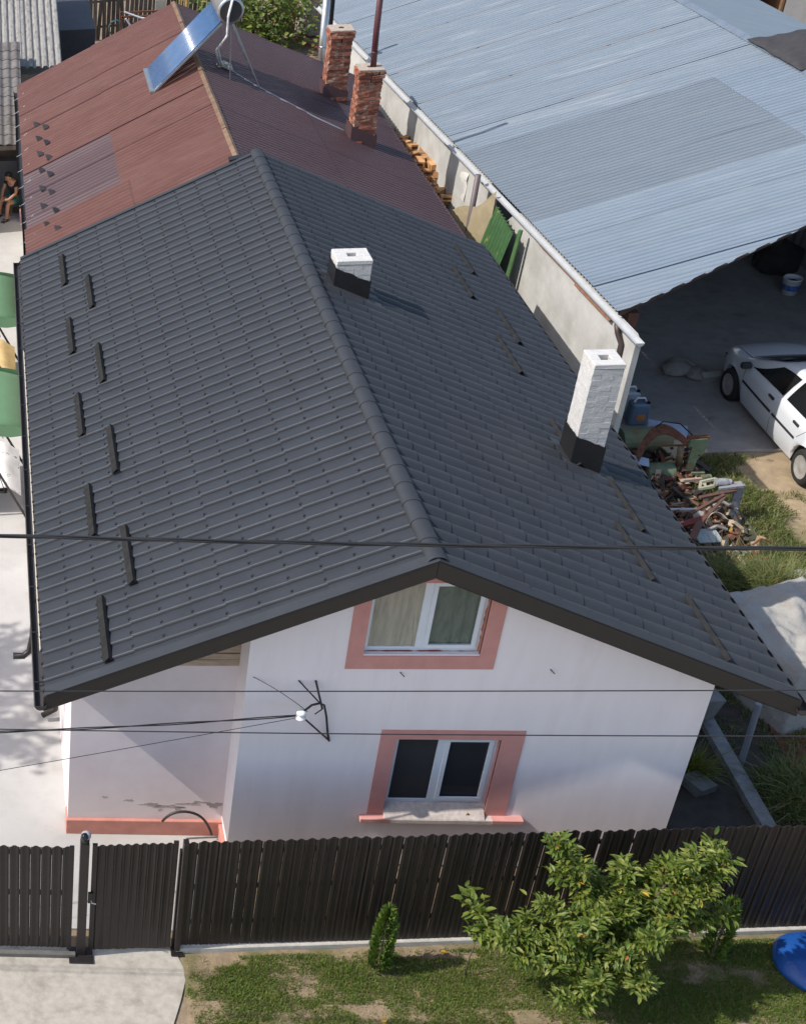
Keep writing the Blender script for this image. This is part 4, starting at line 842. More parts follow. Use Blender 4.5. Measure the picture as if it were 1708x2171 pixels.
nn_ = len(rows[0]); q.add([p for r_ in rows for p in r_], [(i * nn_ + j, i * nn_ + j + 1, (i + 1) * nn_ + j + 1, (i + 1) * nn_ + j) for i in range(len(gy) - 1) for j in range(nn_ - 1)]); q.build('cabin', m_car, car, smooth=True)
def sp(y, t, s=-1, o=.008):
    wb, b, wr, zr_, tt = gsec(y); x = wb + (wr - wb) * t + .012 * 4 * t * (1 - t) + o; return V(CX + s * x, y, b + (zr_ - b) * t)
def sidewin(y0b, y1b, y0t, y1t, s):
    q = MB(); q.grid(10, 4, lambda u, v: sp((y0b + (y1b - y0b) * u) * (1 - v) + (y0t + (y1t - y0t) * u) * v, .07 + .83 * v, s)); q.build('side_window', m_cglass, car, smooth=True)
for s in (-1, 1):
    sidewin(9.98, 11.02, 9.90, 10.42, s); sidewin(9.02, 9.86, 9.05, 9.80, s); sidewin(8.55, 8.94, 8.75, 8.97, s)
q = MB(); q.grid(12, 5, lambda u, v: V(CX + (2 * u - 1) * (gsec(10.50 + .68 * v)[2] - .03 + .06 * v), 10.50 + .68 * v + .05 * (1 - (2 * u - 1) ** 2) * v, rtop(10.50 + .68 * v) + .024 + .008 * (1 - (2 * u - 1) ** 2))); q.build('windscreen', m_cglass, car, smooth=True)
q = MB(); q.grid(8, 3, lambda u, v: V(CX + (2 * u - 1) * (gsec(8.34 + .36 * v)[2] - .05), 8.34 + .36 * v, rtop(8.34 + .36 * v) + .012)); q.build('rear_window', m_cglass, car, smooth=True)
for s in (-1, 1):
    for yw in WY:
        x = CX + s * .745
        q = MB(); q.lathe((x - .095, yw, .30), [(.20, -.0), (.275, .0), (.298, .03), (.30, .06), (.30, .13), (.298, .16), (.275, .19), (.20, .19)], 28, axis='X', capb=False, capt=False); w_ = q.build('wheel', mat('tyre', (.02, .02, .02), .8, .2, 9), car, smooth=True)
        q = MB(); xo = x + s * .082; q.lathe((xo, yw, .30), [(.02, s * .012), (.06, s * .010), (.10, -s * .012), (.17, -s * .008), (.195, s * .010), (.215, s * .006)], 24, axis='X', capt=False); q.build('rim', mat('wheel_rim', (.42, .41, .38), .4, .15, 8, metal=.3), w_, smooth=True)
    xs_ = lambda y, z: CX + s * (hw(y) + .004)
    for y0, y1 in ((10.08, 11.10), (9.28, 10.02)):
        q = MB(); q.grid(6, 2, lambda u, v: V(CX + s * (hw(y0 + (y1 - y0) * u) + .012 - .006 * abs(2 * v - 1)), y0 + (y1 - y0) * u, .585 + .05 * v)); q.build('moulding', m_trim, car)
    for y in (10.13, 9.30):
        q = MB(); q.box((CX + s * (hw(y) * .985 + .006), y + .06, .835), (.03, .16, .045)); q.build('door_handle', m_trim, car, bevel=.006)
    for ln in ([(10.05, z) for z in (.24, .5, .7, .92)], [(11.12, .42), (11.13, .6), (11.14, .8), (11.13, .9)], [(9.24, .66), (9.12, .8), (9.02, .93)]):
        q = MB(); q.tube([(CX + s * (hw(y) * (.975 if z < .4 else 1. if z < .7 else .985 if z < .85 else .953) + .0005), y, z) for y, z in ln], .003, 5); q.build('door_seam', m_trim, car)
    q = MB(); q.box((CX + s * .93, 10.98, .985), (.17, .09, .11)); q.bar((CX + s * .80, 11.02, .95), (CX + s * .9, 11.0, .97), .04); mo = q.build('door_mirror', m_trim, car, bevel=.02)
    q = MB(); q.lathe((CX + s * (hw(12.12) * .90), 12.12, .50), [(.01, -.06), (.06, -.045), (.075, 0), (.06, .045), (.01, .06)], 14); q.build('headlight', mat('headlamp', (.12, .13, .14), .1, .1, 5), car, smooth=True)
    q = MB(); q.box((CX + s * (hw(11.75) + .002), 11.9, .70), (.012, .05, .03)); q.build('side_repeater', m_trim, car)
# bonnet shut line
q = MB(); q.tube([(CX - hw(y) * .80, y, belt(y) + .052) for y in (11.2, 11.5, 11.8, 12.05, 12.2)], .005, 5); q.build('bonnet_seam', m_trim, car)

for ch in [o for o in bpy.data.objects if o.parent is car or (o.parent and o.parent.parent is car)]:
    ys_ = [v_.co.y for v_ in ch.data.vertices]; cy_ = (min(ys_) + max(ys_)) / 2; base_ = 8.2 - 10.2
    wh = ch.name.startswith(('wheel', 'rim')); sh_ = base_ + (cy_ - base_) * 1.085 - cy_
    for v_ in ch.data.vertices: v_.co.y = v_.co.y + sh_ if wh else base_ + (v_.co.y - base_) * 1.085
car.location.z = .03
# ============================================================ yard clutter right of the house
m_grn = mat('machine_green', (.12, .17, .10), .7, .25, 8, .3, 40, c2=(.16, .09, .05), mix=(.52, .64), s2=5)
mach = thing('machine_frame', 'rusty green farm machine with upright plate and hydraulic cylinder', 'machine', (6.9, 9.2, 0))
q = MB(); q.prism([(6.79, 8.96, .88), (7.06, 8.96, .90), (7.07, 8.96, .62), (6.99, 8.96, .5), (6.97, 8.96, .2), (7.06, 8.96, .02), (6.86, 8.96, .0), (6.85, 8.96, .74), (6.79, 8.96, .74)], (0, .05, 0)); q.build('upright', m_grn, mach, bevel=.006)
q = MB(); q.bar((6.75, 9.0, .90), (7.08, 9.0, .91), .06, .05); q.bar((6.43, 9.08, .70), (6.82, 9.06, .72), .025); q.build('crossbar', m_rust, mach)
q = MB(); q.tube([(6.72, 9.05, .70), (6.76, 9.05, .34)], .05, 12); q.tube([(6.76, 9.05, .34), (6.80, 9.05, .06)], .03, 10); q.build('hydraulic_cylinder', mat('cylinder', (.20, .14, .08), .5, .3, 9, c2=(.1, .05, .03), s2=8), mach, smooth=True)
q = MB(); q.tube([(6.36, 9.45, .72), (6.6, 9.6, .86), (6.86, 9.55, .84), (7.0, 9.3, .74), (7.06, 9.05, .66), (6.98, 8.95, .58)], .011, 7); q.build('hydraulic_hose', m_black, mach, smooth=True)
q = MB(); A_ = [(6.06 + .95 * t, 9.1 + .5 * math.sin(t * 2.6), .42 + .40 * math.sin(.4 + t * 2.3)) for t in [i / 10 for i in range(11)]]
q.grid(10, 1, lambda u, v: Vector(A_[round(u * 10)]) + V(0, -.17 * v, -.10 * v), th=(0, 0, -.012)); q.build('mudguard', m_rust, mach)
q = MB(); q.lathe((6.25, 9.02, .2), [(.17, 0), (.18, .02), (.18, .42), (.17, .44)], 18, axis='X'); q.build('roller', m_grn, mach, smooth=True)
q = MB(); q.lathe((7.04, 8.82, .22), [(.05, 0), (.07, .01), (.07, .16), (.05, .17)], 14, axis='X'); q.bar((6.9, 8.85, .3), (7.1, 8.85, .3), .04); q.bar((6.86, 8.7, .05), (7.2, 8.7, .08), .05); q.build('gearbox', m_grn, mach)
for a, b in (((6.1, 9.2, .2), (6.75, 8.9, .12)), ((6.1, 8.7, .1), (6.9, 8.6, .12)), ((6.2, 9.5, .35), (6.3, 8.9, .3))):
    q = MB(); q.bar(a, b, .06, .05); q.build('beam', m_rust, mach)
q = MB(); q.tube([(6.15, 9.95, .28), (6.95, 10.0, .28)], .22, 18); tag(q.build('green_drum', mat('faded_green_drum', (.20, .23, .13), .7, .2, 6, c2=(.28, .16, .08), mix=(.55, .65), s2=4), smooth=False), 'faded green steel drum lying behind the machine', 'drum')
q = MB(); q.box((7.1, 9.72, .26), (.62, .42, .03), (.1, -.05, .3)); q.jitter(.02, 3); tag(q.build('board', mat('pale_board', (.55, .45, .30), .85, .12, 5)), 'pale plywood board lying by the shed floor edge', 'board')
q = MB(); q.box((6.95, 10.08, .42), (.62, .30, .012), (.35, .1, -.25)); tag(q.build('blue_sheet', mat('light_blue_sheet', (.30, .37, .48), .5)), 'light blue metal sheet leaning behind the drum', 'metal sheet')
q = MB(); q.box((6.0, 9.0, .5), (.5, .18, .012), (.3, .2, -.2)); tag(q.build('blue_sheet', MATS['light_blue_sheet']), 'small blue metal offcut beside the roof edge', 'metal sheet')
# grey angle frame and red beams
fr_ = thing('scrap_stand', 'bent grey painted steel frame standing in the scrap heap', 'scrap frame', (7.15, 7.8, 0))
m_greyp = mat('grey_painted_steel', (.26, .26, .275), .75, .15, 6, .4, 40, c2=(.15, .09, .06), mix=(.52, .66), s2=6)
q = MB(); q.prism([(7.13, 7.86, .02), (7.26, 7.86, .02), (7.24, 7.86, .70), (7.10, 7.86, .66)], (0, .05, 0)); q.build('upright', m_greyp, fr_, bevel=.005)
q = MB(); q.bar((6.86, 7.9, .64), (7.20, 7.88, .70), .14, .05); q.build('arm', m_greyp, fr_, bevel=.005)
q = MB(); q.lathe((6.93, 7.93, .72), [(.03, -.12), (.06, -.11), (.06, .05), (.045, .06), (.045, .11)], 14, axis='X'); q.build('motor', mat('motor_alu', (.45, .45, .44), .4, .3, 14, metal=.4), fr_)
m_redp = mat('red_primer', (.15, .07, .05), .85, .35, 9, .5, 60, c2=(.09, .05, .04), mix=(.45, .6), s2=9)
for i, (a, b, w_) in enumerate((((6.5, 7.66, .6), (7.1, 7.83, .62), .06), ((6.27, 7.36, .5), (6.88, 7.71, .62), .05), ((6.3, 7.1, .45), (6.9, 7.7, .6), .045), ((6.02, 6.64, .5), (6.3, 7.07, .55), .10), ((6.0, 7.3, .25), (6.6, 7.5, .3), .12))):
    q = MB(); q.bar(a, b, w_, w_ * .7); tag(q.build('steel_beam', m_redp if i != 4 else mat('dark_red_steel', (.20, .05, .04), .7, .2, 6), bevel=.004), ('upper red steel bar reaching the grey frame', 'second red bar crossing the scrap heap', 'thin rusty bar under the crossing red bars', 'wide rust red channel nearest the roof edge', 'dark red beam low in the scrap heap')[i], 'steel bar', 'red steel bars in the scrap heap')
q = MB(); q.prism([(6.78, 7.12, .0), (6.95, 7.1, .0), (6.86, 7.16, .34)], (0.02, .1, 0)); tag(q.build('yellow_plate', mat('yellow_paint', (.42, .28, .06), .7, .2, 8)), 'yellow painted triangular plate in the scrap heap', 'metal plate')
q = MB(); q.lathe((6.96, 6.92, .0), [(.10, .0), (.15, .02), (.16, .16), (.17, .17), (.13, .18), (.12, .05)], 18, capt=False); tag(q.build('grey_basin', mat('grey_plastic', (.30, .32, .34), .5), smooth=True), 'grey plastic basin at the foot of the scrap heap', 'basin')
q = MB(); q.grid(10, 4, lambda u, v: V(6.45 + .35 * u, 7.2 + .1 * v + .12 * math.sin(u * 3), .46 + .1 * math.sin(u * 3.1) - .08 * v), th=(0, 0, -.01)); tag(q.build('fender', mat('cream_fender', (.52, .47, .40), .5, .1, 5), smooth=True), 'curved cream mudguard on top of the scrap heap', 'fender')
q = MB(); q.box((6.4, 6.95, .36), (.40, .28, .02), (.25, .1, .2)); tag(q.build('pale_plate', mat('pale_grey_steel', (.36, .38, .37), .6, .15, 6)), 'pale grey steel plate lying in the scrap heap', 'metal plate')
q = MB(); q.bar((6.1, 7.77, .3), (6.6, 7.77, .3), .05, .04); tag(q.build('pale_rail', mat('pale_paint_bar', (.48, .5, .5), .6, .1, 6)), 'pale painted bar sticking out from under the roof edge', 'steel bar')
q = MB(); f_ = V(6.85, 8.2, .45)
for a, b in (((-.13, -.05, 0), (.05, -.12, .1)), ((.05, -.12, .1), (.13, .06, .12)), ((.13, .06, .12), (-.05, .12, .02)), ((-.05, .12, .02), (-.13, -.05, 0))): q.bar(f_ + Vector(a), f_ + Vector(b), .04)
tag(q.build('box_frame', mat('olive_frame', (.33, .34, .25), .7, .15, 6)), 'small square olive frame beside the motor', 'scrap frame')
rr = random.Random(77); cols = [m_rust, m_redp, m_greyp, mat('scrap_dark', (.05, .042, .038), .8, .3, 9), mat('scrap_tan', (.40, .31, .22), .85, .2, 8), m_grn, m_conc]
sites = ['between the red bars', 'under the cream mudguard', 'below the grey frame', 'beside the yellow plate', 'left of the grey basin', 'under the crossing bars', 'near the roof edge', 'behind the pale plate', 'at the heap foot', 'at the front of the heap', 'against the rusty channel', 'by the motor']
kinds = ['rusty scrap piece', 'red scrap piece', 'grey scrap piece', 'dark scrap piece', 'tan scrap piece', 'green scrap piece', 'stone coloured lump']
for i in range(14):
    x = rr.uniform(6.05, 7.1); y = rr.uniform(6.5, 8.0); z = rr.uniform(.05, .38); q = MB(); ci = i % 7
    if i < 7: q.box((x, y, z), (rr.uniform(.08, .3), rr.uniform(.05, .15), rr.uniform(.04, .12)), (rr.uniform(-.6, .6), rr.uniform(-.6, .6), rr.uniform(0, 3.1))); q.jitter(.03, 9)
    else: q.tube([(x - .15, y, z), (x, y + rr.uniform(-.1, .1), z + .06), (x + .17, y + rr.uniform(-.15, .15), z)], rr.uniform(.015, .04), 8)
    tag(q.build('scrap_piece', cols[ci], bevel=.006), kinds[ci].replace('piece', 'block' if i < 7 else 'rod').replace('lump', 'lump' if i < 7 else 'rod') + (' lying in the scrap heap' if i < 7 else ', bent, lying in the scrap heap'), 'scrap', 'loose pieces in the scrap heap')
lit = MB(); rr = random.Random(78)
for i in range(1000):
    x = rr.uniform(5.75, 7.15); y = rr.uniform(6.3, 8.1) if i % 3 else rr.uniform(8.3, 9.7); s = rr.uniform(.02, .13)
    lit.box((x, y, rr.uniform(.0, .30)), (s * rr.uniform(.6, 3), s * .6, s * .4), (rr.uniform(-1, 1), rr.uniform(-1, 1), rr.uniform(0, 3.1)), i % 4)
tag(lit.build('scrap_litter', [m_rust, cols[3], cols[4], m_redp]), 'rusty bits and chips littered under the scrap heap', 'scrap litter', kind='stuff')
q = MB(); q.tube([(7.10, 6.8, 0), (7.11, 6.8, .42)], [.07, .06], 10); q.jitter(.012, 7); tag(q.build('wooden_stump', mat('pale_stump', (.40, .27, .14), .9, .2, 8)), 'short pale wooden post in front of the scrap heap', 'post')
q = MB(); q.bar((7.36, 8.0, .08), (7.32, 6.9, .08), .04, .05); tag(q.build('angle_rail', mat('dark_angle', (.10, .09, .08), .7, .3, 7)), 'long dark angle iron lying along the right of the scrap', 'steel bar')
# jerrycans and sacks, bucket
def can(x, y, lbl, c, s=1.):
    t = thing('jerrycan', lbl, 'canister', (x, y, .05)); q = MB(); q.box((x, y, .05 + .17 * s), (.26 * s, .2 * s, .34 * s), None, 0, .94); q.build('can_body', mat('can_' + lbl[:5], c, .4, .1, 6), t, bevel=.03)
    q = MB(); q.tube([(x - .08 * s, y, .05 + .34 * s), (x - .05 * s, y, .05 + .40 * s), (x + .05 * s, y, .05 + .40 * s), (x + .08 * s, y, .05 + .34 * s)], .018, 7); q.build('handle', m_white, t); q = MB(); q.lathe((x + .09 * s, y - .05 * s, .05 + .33 * s), [(.03, 0), (.03, .04)], 12); q.build('cap', m_dark, t)
    return t
t = can(6.80, 10.95, 'blue jerrycan with orange label by the tall chimney', (.13, .19, .26), 1.25); q = MB(); q.box((6.82, 10.95 - .127, .22), (.14, .004, .12)); q.build('sticker', mat('orange_sticker', (.5, .2, .06), .6), t)
can(6.80, 11.4, 'white jerrycan behind the blue jerrycan', (.45, .5, .55), 1.2)
m_sack = mat('dusty_sack', (.30, .27, .23), .9, .2, 6, .5, 30)
for i, (x, y, sx, sy, sz, rz, lb) in enumerate(((8.15, 12.75, .30, .22, .20, .3, 'crumpled dusty sack farthest left on the shed floor'), (8.45, 12.62, .26, .2, .14, 1.1, 'dark limp sack between the other two sacks'), (8.32, 12.95, .28, .2, .18, -.4, 'dusty sack lying behind the other two'), )):
    q = MB(); q.lathe((0, 0, 0), [(.05, 0), (.8, .05), (1, .4), (.75, .8), (.3, 1)], 14); M_ = Matrix.Rotation(rz, 3, 'Z'); q.v = [tuple(V(x, y, .05) + M_ @ V(p[0] * sx * (1 + .25 * mnoise.noise(Vector(p) * 3 + V(i, 0, 0))), p[1] * sy, p[2] * sz * (1 + .3 * mnoise.noise(Vector(p) * 4 + V(i, 3, 0))))) for p in q.v]; tag(q.build('sack', m_sack, smooth=True), lb, 'sack', 'sacks by the car')
q = MB(); q.box((8.62, 12.45, .12), (.34, .12, .16), (.5, 0, .2)); q.jitter(.03, 6); tag(q.build('cardboard_piece', mat('grey_card', (.36, .34, .31), .9, .1, 6)), 'folded grey card leaning by the car front wheel', 'cardboard')
bk = thing('bucket', 'white plastic bucket with blue print inside the shed', 'bucket', (11.5, 16.0, .05)); q = MB(); q.lathe((11.5, 16.0, .05), [(.13, 0), (.165, .32), (.175, .325), (.175, .35), (.16, .35), (.15, .3), (.12, .03)], 22, capt=False); q.build('bucket_body', m_white, bk, smooth=True); q = MB(); q.lathe((11.5, 16.0, .05), [(.1475, .1), (.158, .22)], 22, capb=False, capt=False); q.build('print_band', mat('blue_print', (.08, .15, .4), .5, .6, 18), bk); q = MB(); q.lathe((11.5, 16.0, .3), [(.14, 0), (.08, .03), (.01, .05)], 14, capb=False); q.jitter(.03, 12); q.build('contents', m_soot, bk)
q = MB(); q.lathe((11.7, 17.1, .05), [(.30, 0), (.42, .1), (.40, .45), (.2, .62), (.05, .66)], 18); q.jitter(.09, 4); tag(q.build('dark_heap', mat('dark_bag', (.03, .025, .022), .8, .3, 7)), 'dark bulky sack against the shed cladding', 'sack')
# covered stack, white sheet
def heap(c, sx, sy, h, seed, nm, lbl, m, n=26, flat=.75, rough=.05, rz=0.):
    q = MB(); cr, sr = math.cos(rz), math.sin(rz)
    def fn(u, v):
        a, b = 2 * u - 1, 2 * v - 1; e = max(abs(a), abs(b)); k = 1 if e < flat else max(0, 1 - ((e - flat) / (1 - flat)) ** 1.6)
        x, y = a * sx, b * sy; nz = mnoise.noise(V(a * 2.3, b * 2.3, seed)) + .5 * mnoise.noise(V(a * 6, b * 6, seed))
        return V(c[0] + x * cr - y * sr, c[1] + x * sr + y * cr, c[2] + h * k * (1 + .12 * nz) + rough * nz * k)
    q.grid(n, n, fn); return tag(q.build(nm, m, smooth=True), lbl, 'tarp')
m_canvas = mat('pale_canvas', (.33, .315, .285), .88, .1, 3, .5, 9, c2=(.29, .26, .21), s2=2.5)
heap((6.35, 4.05, 0), .95, 1.1, .95, 4, 'covered_stack', 'stack under a pale canvas tarp beside the house eave', m_canvas, rough=.02, rz=.3, n=48)
heap((7.75, 5.65, .0), .75, .75, .38, 9, 'plastic_sheet', 'crumpled white plastic sheet in the yard at the right edge', mat('white_sheet', (.66, .63, .60), .6, .06, 5, .5, 9), rough=.16, flat=.3)
# concrete kerb, prop and reddish panel in the shaded passage
q = MB(); q.prism([(4.84, 3.2, 0), (5.02, 3.2, 0), (4.97, .55, 0), (4.80, .55, 0)], (0, 0, .14)); q.jitter(.008, 5); tag(q.build('concrete_beam', mat('grey_beam', (.24, .24, .24), .9, .25, 9, .5, 40)), 'long grey concrete beam in the shaded passage right of the house', 'beam')
q = MB(); q.tube([(5.06, 2.19, .0), (5.10, 2.33, .95)], .04, 10); tag(q.build('metal_prop', mat('prop_grey', (.24, .25, .28), .5)), 'leaning grey metal tube beside the concrete beam', 'pipe')
q = MB(); q.prism([(5.72, 3.4, 0), (6.5, 3.45, 0), (6.2, .4, 0), (5.62, 1.4, 0)], (0, 0, .06)); tag(q.build('red_panel', mat('rusty_red_panel', (.17, .05, .035), .8, .25, 5, .4, 30)), 'rusty red metal panel on the ground in the shaded passage', 'metal sheet')
q = MB(); q.box((4.35, 1.75, .10), (.26, .3, .16), (0.1, .1, .5)); q.jitter(.05, 4); tag(q.build('stone_block', mat('dark_stone', (.17, .165, .16), .9, .2, 6)), 'pale stone block beside the house corner', 'stone')
q = MB(); q.box((4.75, 2.95, .45), (.5, .35, .3), (.2, .3, .4)); q.jitter(.08, 5); tag(q.build('stone_block', mat('grey_rubble', (.20, .19, .18), .9, .2, 6)), 'grey rubble lump under the eave corner', 'stone')
# ---- the narrow gap between the houses
pile = thing('brick_pile', 'stack of orange hollow bricks between the maroon roof and the shed', 'brick pile', (4.75, 18.6, 0))
m_ob = mat('orange_block', (.46, .25, .11), .9, .2, 10, .5, 50, c2=(.28, .15, .08), s2=6, rnd=.3)
bmq = MB(); bmq.box((0, 0, 0), (.24, .115, .12)); bmq.box((0, -.058, 0), (.16, .004, .05), None, 1); bme = bmq.mesh('brick', [m_ob, m_soot]); rr = random.Random(9)
q = MB(); q.bb((4.44, 17.0, 0), (4.95, 20.1, 1.6)); q.build('stack_core', mat('brick_core', (.28, .16, .09), .95, .3, 6, .6, 30), pile)
for i in range(150):
    y = 17.0 + 3.1 * rr.random(); lim = .55 * (1 if y > 18 else .5); k = rr.randrange(5); x = 4.52 + rr.random() * .4
    if k * .125 > lim: k = 0
    place('brick', bme, Matrix.Translation((x, y, 1.66 + k * .125)) @ Euler((rr.gauss(0, .06), rr.gauss(0, .06), rr.choice((0, 1.57)) + rr.gauss(0, .2 + .1 * k))).to_matrix().to_4x4(), pile)
q = MB()
for i in range(12): q.tube([(4.42, 16.4 + i * .33, .6), (4.42, 16.42 + i * .33, 2.35)], .006, 5)
for z in (1.7, 1.95, 2.2, 2.34): q.tube([(4.42, 16.4, z), (4.42, 20.1, z)], .005, 5)
tag(q.build('wire_fence', m_rust), 'rusty wire mesh in front of the brick stack', 'wire fence')
q = MB(); q.grid(20, 12, lambda u, v: V(4.95 - .10 * math.sin(u * 3.1) * (1 - v) - .05 * mnoise.noise(V(u * 5, v * 4, 2)), 16.3 + 6.5 * u, 2.86 - 1.1 * v * (.55 + .45 * math.sin(u * 3.0 + .3)))); tag(q.build('white_sheeting', mat('white_sheeting', (.66, .64, .58), .8, .06, 3, .4, 10), smooth=True), 'sagging white sheeting hung on the shed wall behind the brick stack', 'sheet')
q = MB(); q.grid(16, 10, lambda u, v: V(4.30 + .62 * u, 16.6 - 2.1 * u - .6 * v * (1 - u), 2.05 + .95 * u - (1.1 * v) + .06 * math.sin(u * 14 + v * 3) - .25 * math.sin(u * 3.1) * (1 - v))); tag(q.build('canvas_curtain', mat('khaki_canvas', (.34, .28, .17), .9, .12, 4, .3, 20), smooth=True), 'khaki canvas hanging between the roof edge and the shed', 'canvas')
q = MB(); q.tube([(4.75, 15.15, 0), (4.75, 15.16, 3.12)], .055, 12); tag(q.build('flue_pipe', mat('brown_flue', (.13, .10, .10), .5, .15, 5), smooth=True), 'brown vertical flue pipe in front of the shed gutter', 'pipe')
gp = thing('green_sheet', 'green ribbed metal sheet leaning upright beside the white shed wall', 'metal sheet', (4.75, 13.9, 0)); corr('sheet_panel', gp, (4.62, 13.25, 1.2), (.06, 1, 0), (.18, -.05, 1), 1.35, 1.55, .16, .02, mat('bottle_green', (.05, .12, .045), .5, .2, 6, c2=(.30, .30, .10), mix=(.6, .68), s2=5), nrm=V(-1, 0, .2)); q = MB(); q.bb((4.6, 13.25, 0), (4.72, 14.6, 1.2)); q.build('support', m_oldwood, gp)
q = MB(); q.bar((4.88, 13.2, 1.0), (4.98, 13.1, 2.85), .06, .06); tag(q.build('green_post', mat('green_post', (.08, .17, .06), .6)), 'green steel post between the ribbed sheet and the white wall', 'post')
q = MB(); q.lathe((5.0, 13.0, 1.25), [(.08, 0), (.13, .32), (.145, .33), (.145, .38), (.12, .38), (.11, .3)], 16, capt=False); tag(q.build('clay_pot', mat('terracotta', (.22, .09, .05), .85, .15, 6), smooth=True), 'brown clay pot on a ledge below the white shed wall', 'pot')
q = MB(); q.bb((4.85, 12.8, 0), (5.14, 13.2, 1.25)); tag(q.build('ledge_pier', m_conc), 'concrete pier under the clay pot', 'pier')
# ============================================================ left side: swings, sheds, seated person
m_can = mat('swing_green', (.12, .24, .125), .75, .06, 4); m_frame = mat('swing_frame', (.03, .028, .026), .45)
def swing(y0, lbl, lbl2, cloth):
    t = thing('garden_swing', lbl, 'swing', (-4.6, y0, 0)); ya, yb = y0 - .98, y0 + .98
    q = MB(); q.grid(4, 12, lambda u, v: V(-5.35 + 1.32 * u, ya + (yb - ya) * v, 1.84 + .13 * math.sin(u * 3.14) - (.10 if v in (0., 1.) else 0)), th=(0, 0, -.006))
    for yy, d in ((ya, -.004), (yb, .004)): q.grid(6, 1, lambda u, v: V(-5.35 + 1.32 * u, yy + d, 1.85 - .16 * v - .02 * math.sin(u * 18) * v + .10 * math.sin(u * 3.14) * (1 - v) - .1 * (1 - v) * 0))
    q.build('canopy', m_can, t, smooth=True)
    for yy in (ya + .12, yb - .12):
        f = MB(); f.tube([(-5.45, yy, 0), (-4.78, yy, 1.25), (-4.72, yy, 1.74)], .022, 8); f.tube([(-3.98, yy, 0), (-4.62, yy, 1.25), (-4.68, yy, 1.74)], .022, 8); f.bar((-5.3, yy, 1.76), (-4.08, yy, 1.76), .03); f.box((-4.70, yy, 1.40), (.12, .05, .22)); f.build('side_frame', m_frame, t)
        f = MB(); f.tube([(-4.70, yy, 1.70), (-5.0, yy + .1, .5)], .008, 6); f.tube([(-4.70, yy, 1.70), (-4.35, yy + .1, .5)], .008, 6); f.build('hanger', m_frame, t)
    f = MB(); f.tube([(-4.70, ya + .1, 1.76), (-4.70, yb - .1, 1.76)], .022, 8); f.tube([(-3.98, ya + .12, .03), (-3.98, yb - .12, .03)], .018, 8); f.build('top_bar', m_frame, t)
    f = MB(); f.bb((-5.0, ya + .25, .42), (-4.3, yb - .25, .46)); f.bar((-4.34, ya + .25, .44), (-4.34, yb - .25, .44), .03); f.build('seat', m_frame, t)
    c = MB(); c.grid(14, 20, lambda u, v: V(-5.02 + .95 * u, ya + .22 + 1.5 * v, .56 + .03 * mnoise.noise(V(u * 4, v * 6, y0)) - (.35 * max(0, u - .75) / .25) * .5)); tag(c.build('blanket', cloth, smooth=True), lbl2, 'blanket')
cl1 = mat('yellow_print', (.68, .50, .24), .9, .1, 6, c2=(.60, .20, .08), mix=(.62, .66), s2=7); cl2 = mat('white_print', (.72, .72, .71), .9, .04, 6, c2=(.16, .16, .16), mix=(.60, .64), s2=9)
swing(12.98, 'garden swing with green canopy, the farther of two', 'yellow printed blanket on the farther swing seat', cl1)
swing(9.0, 'garden swing with green canopy, the nearer of two', 'white blanket with black print on the nearer swing seat', cl2)

# far left sheds
m_slate = mat('asbestos_slate', (.30, .285, .26), .9, .18, 9, .5, 60, c2=(.14, .13, .115), mix=(.5, .68), s2=5, stretch=(2.5, .7, 1))
sh = thing('slate_shed', 'old shed with grey corrugated slate roof at the top left', 'shed', (-4.6, 27.5, 0))
q = MB(); q.bb((-6.6, 25.0, 0), (-2.8, 31.2, 2.35)); q.build('wall', m_conc, sh)
for r_, (y0, z0) in enumerate(((24.78, 2.60), (26.5, 2.98), (28.2, 3.36), (29.9, 3.74))):
    for c_ in range(4): corr('slate_sheet', sh, (-2.68 - (c_ + 1) * .98 + .0, y0, z0 + .012 * c_), (1, 0, 0), V(0, 1.82, .40).normalized(), 1.0, 1.86, .177, .027, m_slate, thick=.008, segs=8, rows=2)
q = MB(); q.bb((-2.52, 29.0, 0), (-1.55, 33.5, 2.3)); tag(q.build('dark_cabinet', mat('slate_blue_panel', (.055, .055, .065), .7, .15, 5)), 'dark blue grey metal container beside the slate roof', 'container')
po = thing('tiled_porch', 'low porch with grey tiled roof and yellow post at the left edge', 'porch', (-4.6, 23, 0))
m_ptile = mat('grey_porch_tile', (.15, .135, .125), .85, .2, 7, .4, 60, c2=(.09, .08, .07), s2=5, rnd=.15)
pt = MB(); n_ = 8; pf = [(0, 0), (.15, .012), (.35, .03), (.5, .036), (.65, .03), (.8, .012), (.9, .002), (1, 0)]
pt.add([(p[0] * .21, 0, p[1] + .018) for p in pf] + [(p[0] * .21, .40, p[1]) for p in pf] + [(p[0] * .21, .002, p[1] - .012) for p in pf], [(i, i + 1, n_ + i + 1, n_ + i) for i in range(n_ - 1)] + [(2 * n_ + i, 2 * n_ + i + 1, i + 1, i) for i in range(n_ - 1)]); pme = pt.mesh('tile', m_ptile)
sl_ = V(0, .93, .29).normalized()
q = MB(); q.prism([(-6.6, 21.05, 1.90), (-3.72, 21.05, 1.90), (-3.72, 25.1, 3.16), (-6.6, 25.1, 3.16)], (0, 0, -.06)); prf = q.build('roof', m_oldwood, po)
for r_ in range(11):
    for c_ in range(6): place('tile', pme, frame(V(-3.73 - (c_ + 1) * .21, 21.05, 1.92) + sl_ * (r_ * .38), V(1, 0, 0), sl_, V(1, 0, 0).cross(sl_)), prf)
q = MB(); q.bb((-3.78, 21.02, .28), (-3.62, 21.18, 1.87)); pp = q.build('post', mat('yellow_post', (.46, .30, .06), .8, .12, 5, c2=(.03, .03, .02), mix=(.64, .68), s2=6), po); q = MB(); q.bb((-3.8, 21.0, 0), (-3.6, 21.2, .28)); q.build('post_foot', mat('pink_foot', (.5, .27, .30), .85, .1, 6), pp)
